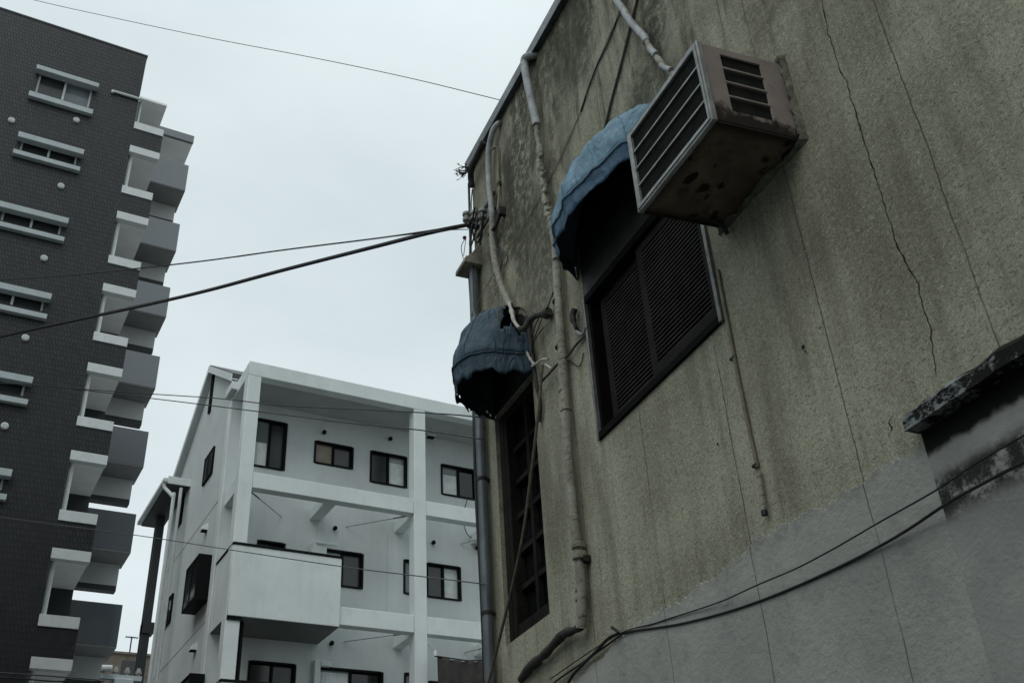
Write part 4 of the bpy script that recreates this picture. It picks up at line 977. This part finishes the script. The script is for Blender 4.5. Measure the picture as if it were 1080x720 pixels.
DP = 17.0; c = at(124, 716, DP); 
T = Thing('utility_pole', 'utility pole with cross-arm and switchgear at the lower edge between the two blocks', 'utility pole', (c.x, c.y, 0))
b = MB(); b.tube([V((c.x, c.y, 0)), V((c.x, c.y, c.z * .5)), V((c.x, c.y, c.z + .02))], [.19, .16, .13], 14); T.part('pole', b, M['porcelain'])
b = MB(); b.box(c.x - .30, c.x + .34, c.y - .22, c.y - .14, c.z - .06, c.z + .02); T.part('cross_arm', b, M['hood'], bev=.005)
for dx in (-.27, -.08, .1, .28):
    b = MB(); b.tube([V((c.x + dx, c.y - .18, c.z + zz)) for zz in (.02, .05, .06, .1, .11, .15)], [.025, .03, .05, .05, .035, .03], 10); T.part('insulator', b, M['porcelain'])
b = MB(); b.tube([V((c.x - .32, c.y - .3, c.z + .08)), V((c.x - .16, c.y - .3, c.z + .09))], [.05, .05], 10); T.part('fuse', b, M['trimgrey'])
b = MB(); b.box(c.x - .1, c.x + .18, c.y - .42, c.y - .2, c.z - .45, c.z - .08); T.part('switch_box', b, M['hood'], bev=.02)

# ================================================================== overhead wires
def wire(label, pts, r, mat='wire', group='overhead wires'):
    P = smooth_path([at(*p) for p in pts], 10); b = MB(); b.tube(P, r, 6)
    return solo('overhead_wire', b, M[mat], label, 'wire', P[-1], ID, group)
E0 = WALL @ wl(490, 238, .12); dE = (E0 - CAM).dot(CF)
wire('thin wire crossing the upper sky down to the stucco roof edge', [(-120, -38, 15), (35, 0, 13.6), (120, 19, 12.9), (220, 40, 12), (330, 61, 11), (430, 82, 10), (537, 108, 9.0)], .0042)
wire('thick black service cable from the left edge up to the wall bracket', [(-150, 391, 14), (0, 355, 12.4), (80, 337.5, 11.6), (200, 311, 10.5), (300, 284.5, 9.7), (400, 259, 9.0), (455, 245, 8.6), (494, 237, dE)], .020, 'cable')
wire('slim dark wire just above the thick service cable, nearly level', [(-150, 306, 14), (0, 295, 12.4), (80, 289.5, 11.6), (200, 277, 10.5), (300, 263.5, 9.7), (400, 251, 9.0), (455, 243, 8.6), (494, 236.5, dE)], .008, 'cable')
wire('light thin wire ending beneath the bracket coils', [(250, 271, 10.1), (330, 259.5, 9.5), (410, 250, 8.9), (470, 243, 8.5), (494, 242, dE)], .004, 'wire')
wire('upper of the two wires crossing the white parapet', [(-120, 397, 15), (0, 403.5, 13.8), (72, 409, 13), (163, 415.5, 12), (230, 420, 11.3), (300, 427.5, 10.4), (400, 432.5, 9.2), (470, 436.5, 8.2), (509, 440, 7.75)], .0055, 'cable')
wire('lower of the two wires crossing the white parapet', [(-120, 396, 15), (0, 404, 13.8), (72, 409.5, 13), (160, 420, 12), (210, 426, 11.5), (290, 436, 10.4), (370, 446, 9.5), (440, 453, 8.8), (480, 458.5, 8.1), (509, 463, 7.65)], .0055, 'cable')
wire('single thin wire sloping across the balcony front', [(-150, 526, 15), (0, 545, 13.7), (60, 553, 13), (150, 565, 12.2), (240, 579, 11.2), (360, 597, 10), (440, 607, 9.2), (490, 613, 7.9), (516, 616, 7.1)], .0048, 'wire')
wire('lowest wire along the bottom edge running to the utility pole', [(-200, 697, 18), (0, 709, 17.6), (60, 713, 17.3), (105, 716.5, 17)], .012, 'wire')
wire('second low wire sagging beneath the lowest one to the utility pole', [(-200, 704, 18), (0, 714, 17.6), (60, 718, 17.3), (110, 718, 17)], .012, 'cable')

# ================================================================== unseen buildings added to shade the stucco wall and the tower
T = Thing('lane_shade_block', 'plain grey unseen building added across the lane to shade the stucco wall', 'building', (-3.6, 2, 0))
ow = [(y, y + 1.2, 4.0 + 2.9 * k, 5.2 + 2.9 * k) for k in range(1) for y in (-9, -5.5, -2, 1.5, 5, 8.5)]
b = MB(); b.wall(-14, 13, 0, 6.3, ow, -3.85, -3.6, lambda u, h, z: V((h, u, z))); b.box(-12, -11.8, -14, 13, 0, 6.3); b.box(-11.8, -3.85, -14, -13.8, 0, 6.3); b.box(-11.8, -3.85, 12.8, 13, 0, 6.3)
T.part('wall', b, M['white2']); b = MB(); b.box(-11.8, -3.86, -13.8, 12.8, 6.0, 6.2); T.part('roof', b, M['roof'])
for (ya, yb, za, zb) in ow:
    b = MB(); b.box(-3.75, -3.74, ya, yb, za, zb); wo = T.part('window', b, M['g_dark'])
    b = MB(); b.box(-3.74, -3.68, ya, ya + .05, za, zb); b.box(-3.74, -3.68, yb - .05, yb, za, zb); b.box(-3.74, -3.68, ya + .05, yb - .05, za, za + .05); b.box(-3.74, -3.68, ya + .05, yb - .05, zb - .05, zb); T.part('frame', b, M['frame'], wo)
T = Thing('corner_shade_block', 'unseen brown building added to shade the foot of the tiled tower', 'building', (-6, 20, 0))  # added out of view to darken the tower's lower floors
ow = [(x, x + 1.4, 4.0 + 2.9 * k, 5.2 + 2.9 * k) for k in range(3) for x in (-10.5, -7.5, -4.5)]
b = MB(); b.wall(-12, -1.4, 0, 13.5, ow, 15.25, 15, lambda u, h, z: V((u, h, z))); b.box(-12, -1.4, 25.8, 26, 0, 13.5); b.box(-12, -11.8, 15.25, 25.8, 0, 13.5); b.box(-1.6, -1.4, 15.25, 25.8, 0, 13.5)
T.part('wall', b, M['brown']); b = MB(); b.box(-11.8, -1.6, 15.26, 25.8, 13.2, 13.4); T.part('roof', b, M['roof'])
for (xa, xb, za, zb) in ow:
    b = MB(); b.box(xa, xb, 15.12, 15.13, za, zb); wo = T.part('window', b, M['g_dark'])
    b = MB(); b.box(xa, xa + .05, 15.06, 15.119, za, zb); b.box(xb - .05, xb, 15.06, 15.119, za, zb); b.box(xa + .05, xb - .05, 15.06, 15.119, za, za + .05); b.box(xa + .05, xb - .05, 15.06, 15.119, zb - .05, zb); T.part('frame', b, M['frame'], wo)

T = Thing('rear_shade_tower', 'unseen tall grey slab added behind the viewpoint to darken reflections', 'building', (5, -13, 0))  # added behind the camera to dim the facades and their reflections
ow = [(x, x + 2.0, 1.2 + 2.9 * k, 2.6 + 2.9 * k) for k in range(1, 13) for x in (-7, -3, 1, 5, 9, 13)]
b = MB(); b.wall(-9, 17, 0, 41, ow, -13.25, -13, lambda u, h, z: V((u, h, z))); b.box(-9, 17, -25, -24.8, 0, 41); b.box(-9, -8.8, -24.8, -13.25, 0, 41); b.box(16.8, 17, -24.8, -13.25, 0, 41)
T.part('wall', b, M['brown']); b = MB(); b.box(-8.8, 16.8, -24.8, -13.26, 40.7, 40.9); T.part('roof', b, M['roof'])
for i, (xa, xb, za, zb) in enumerate(ow):
    if i == 0:
        b = MB(); b.box(xa, xb, -13.13, -13.12, za, zb); rw = T.part('window', b, M['g_dark'])
        b = MB(); b.box(xa, xa + .06, -13.119, -13.05, za, zb); b.box(xb - .06, xb, -13.119, -13.05, za, zb); b.box(xa + .06, xb - .06, -13.119, -13.05, za, za + .06); b.box(xa + .06, xb - .06, -13.119, -13.05, zb - .06, zb); note(rw, T.part('frame', b, M['frame'], rw))
    else: copy_tree(rw, T.o, (xa - ow[0][0], 0, za - ow[0][2]))

# ================================================================== light
SUN_EL, SUN_AZ = R(50), R(224)   # azimuth from +Y towards +X: behind the camera, to the left
w = bpy.data.worlds.new('World'); SC.world = w; w.use_nodes = True
nt = w.node_tree; nt.nodes.clear()
out = nt.nodes.new('ShaderNodeOutputWorld'); bg = nt.nodes.new('ShaderNodeBackground'); bg.inputs['Strength'].default_value = .1
sky = nt.nodes.new('ShaderNodeTexSky'); sky.sky_type = 'NISHITA'; sky.sun_disc = False; sky.sun_elevation = SUN_EL; sky.sun_rotation = SUN_AZ
hs = nt.nodes.new('ShaderNodeHueSaturation'); hs.inputs['Saturation'].default_value = .25; nt.links.new(sky.outputs[0], hs.inputs['Color'])
tc = nt.nodes.new('ShaderNodeTexCoord'); mp = nt.nodes.new('ShaderNodeMapping'); mp.inputs['Scale'].default_value = (1, 1, 2.2); nt.links.new(tc.outputs['Generated'], mp.inputs[0])
nz = nt.nodes.new('ShaderNodeTexNoise'); nz.inputs['Scale'].default_value = 2.4; nz.inputs['Detail'].default_value = 6; nz.inputs['Roughness'].default_value = .52; nt.links.new(mp.outputs[0], nz.inputs['Vector'])
mr = nt.nodes.new('ShaderNodeMapRange'); mr.inputs[1].default_value = .3; mr.inputs[2].default_value = .7; nt.links.new(nz.outputs['Fac'], mr.inputs[0])
cl = nt.nodes.new('ShaderNodeMix'); cl.data_type = 'RGBA'; nt.links.new(mr.outputs[0], cl.inputs[0]); cl.inputs[6].default_value = (6.6, 7.6, 7.98, 1); cl.inputs[7].default_value = (8.35, 9.25, 9.6, 1)
mx = nt.nodes.new('ShaderNodeMix'); mx.data_type = 'RGBA'; mx.inputs[0].default_value = .9; nt.links.new(hs.outputs[0], mx.inputs[6]); nt.links.new(cl.outputs[2], mx.inputs[7])
sx = nt.nodes.new('ShaderNodeSeparateXYZ'); nt.links.new(tc.outputs['Generated'], sx.inputs[0])
zr = nt.nodes.new('ShaderNodeMapRange'); zr.interpolation_type = 'SMOOTHSTEP'
for i_, v_ in zip((1, 2, 3, 4), (.72, .98, 1.0, 2.0)): zr.inputs[i_].default_value = v_
nt.links.new(sx.outputs[2], zr.inputs[0])
vm = nt.nodes.new('ShaderNodeVectorMath'); vm.operation = 'SCALE'; nt.links.new(mx.outputs[2], vm.inputs[0]); nt.links.new(zr.outputs[0], vm.inputs['Scale'])
nt.links.new(vm.outputs[0], bg.inputs['Color']); nt.links.new(bg.outputs[0], out.inputs['Surface'])
sd = bpy.data.lights.new('sun', 'SUN'); sd.energy = .7; sd.angle = R(40); sd.color = (1, .97, .93)
so = bpy.data.objects.new('sun', sd); COL.objects.link(so)
sdir = V((math.cos(SUN_EL) * math.sin(SUN_AZ), math.cos(SUN_EL) * math.cos(SUN_AZ), math.sin(SUN_EL)))
so.rotation_euler = (-sdir).to_track_quat('-Z', 'Y').to_euler(); so.location = sdir * 60

SC.view_settings.view_transform = 'Standard'; SC.view_settings.look = 'None'; SC.view_settings.gamma = 1; SC.view_settings.exposure = 0
SC.cycles.max_bounces = 6
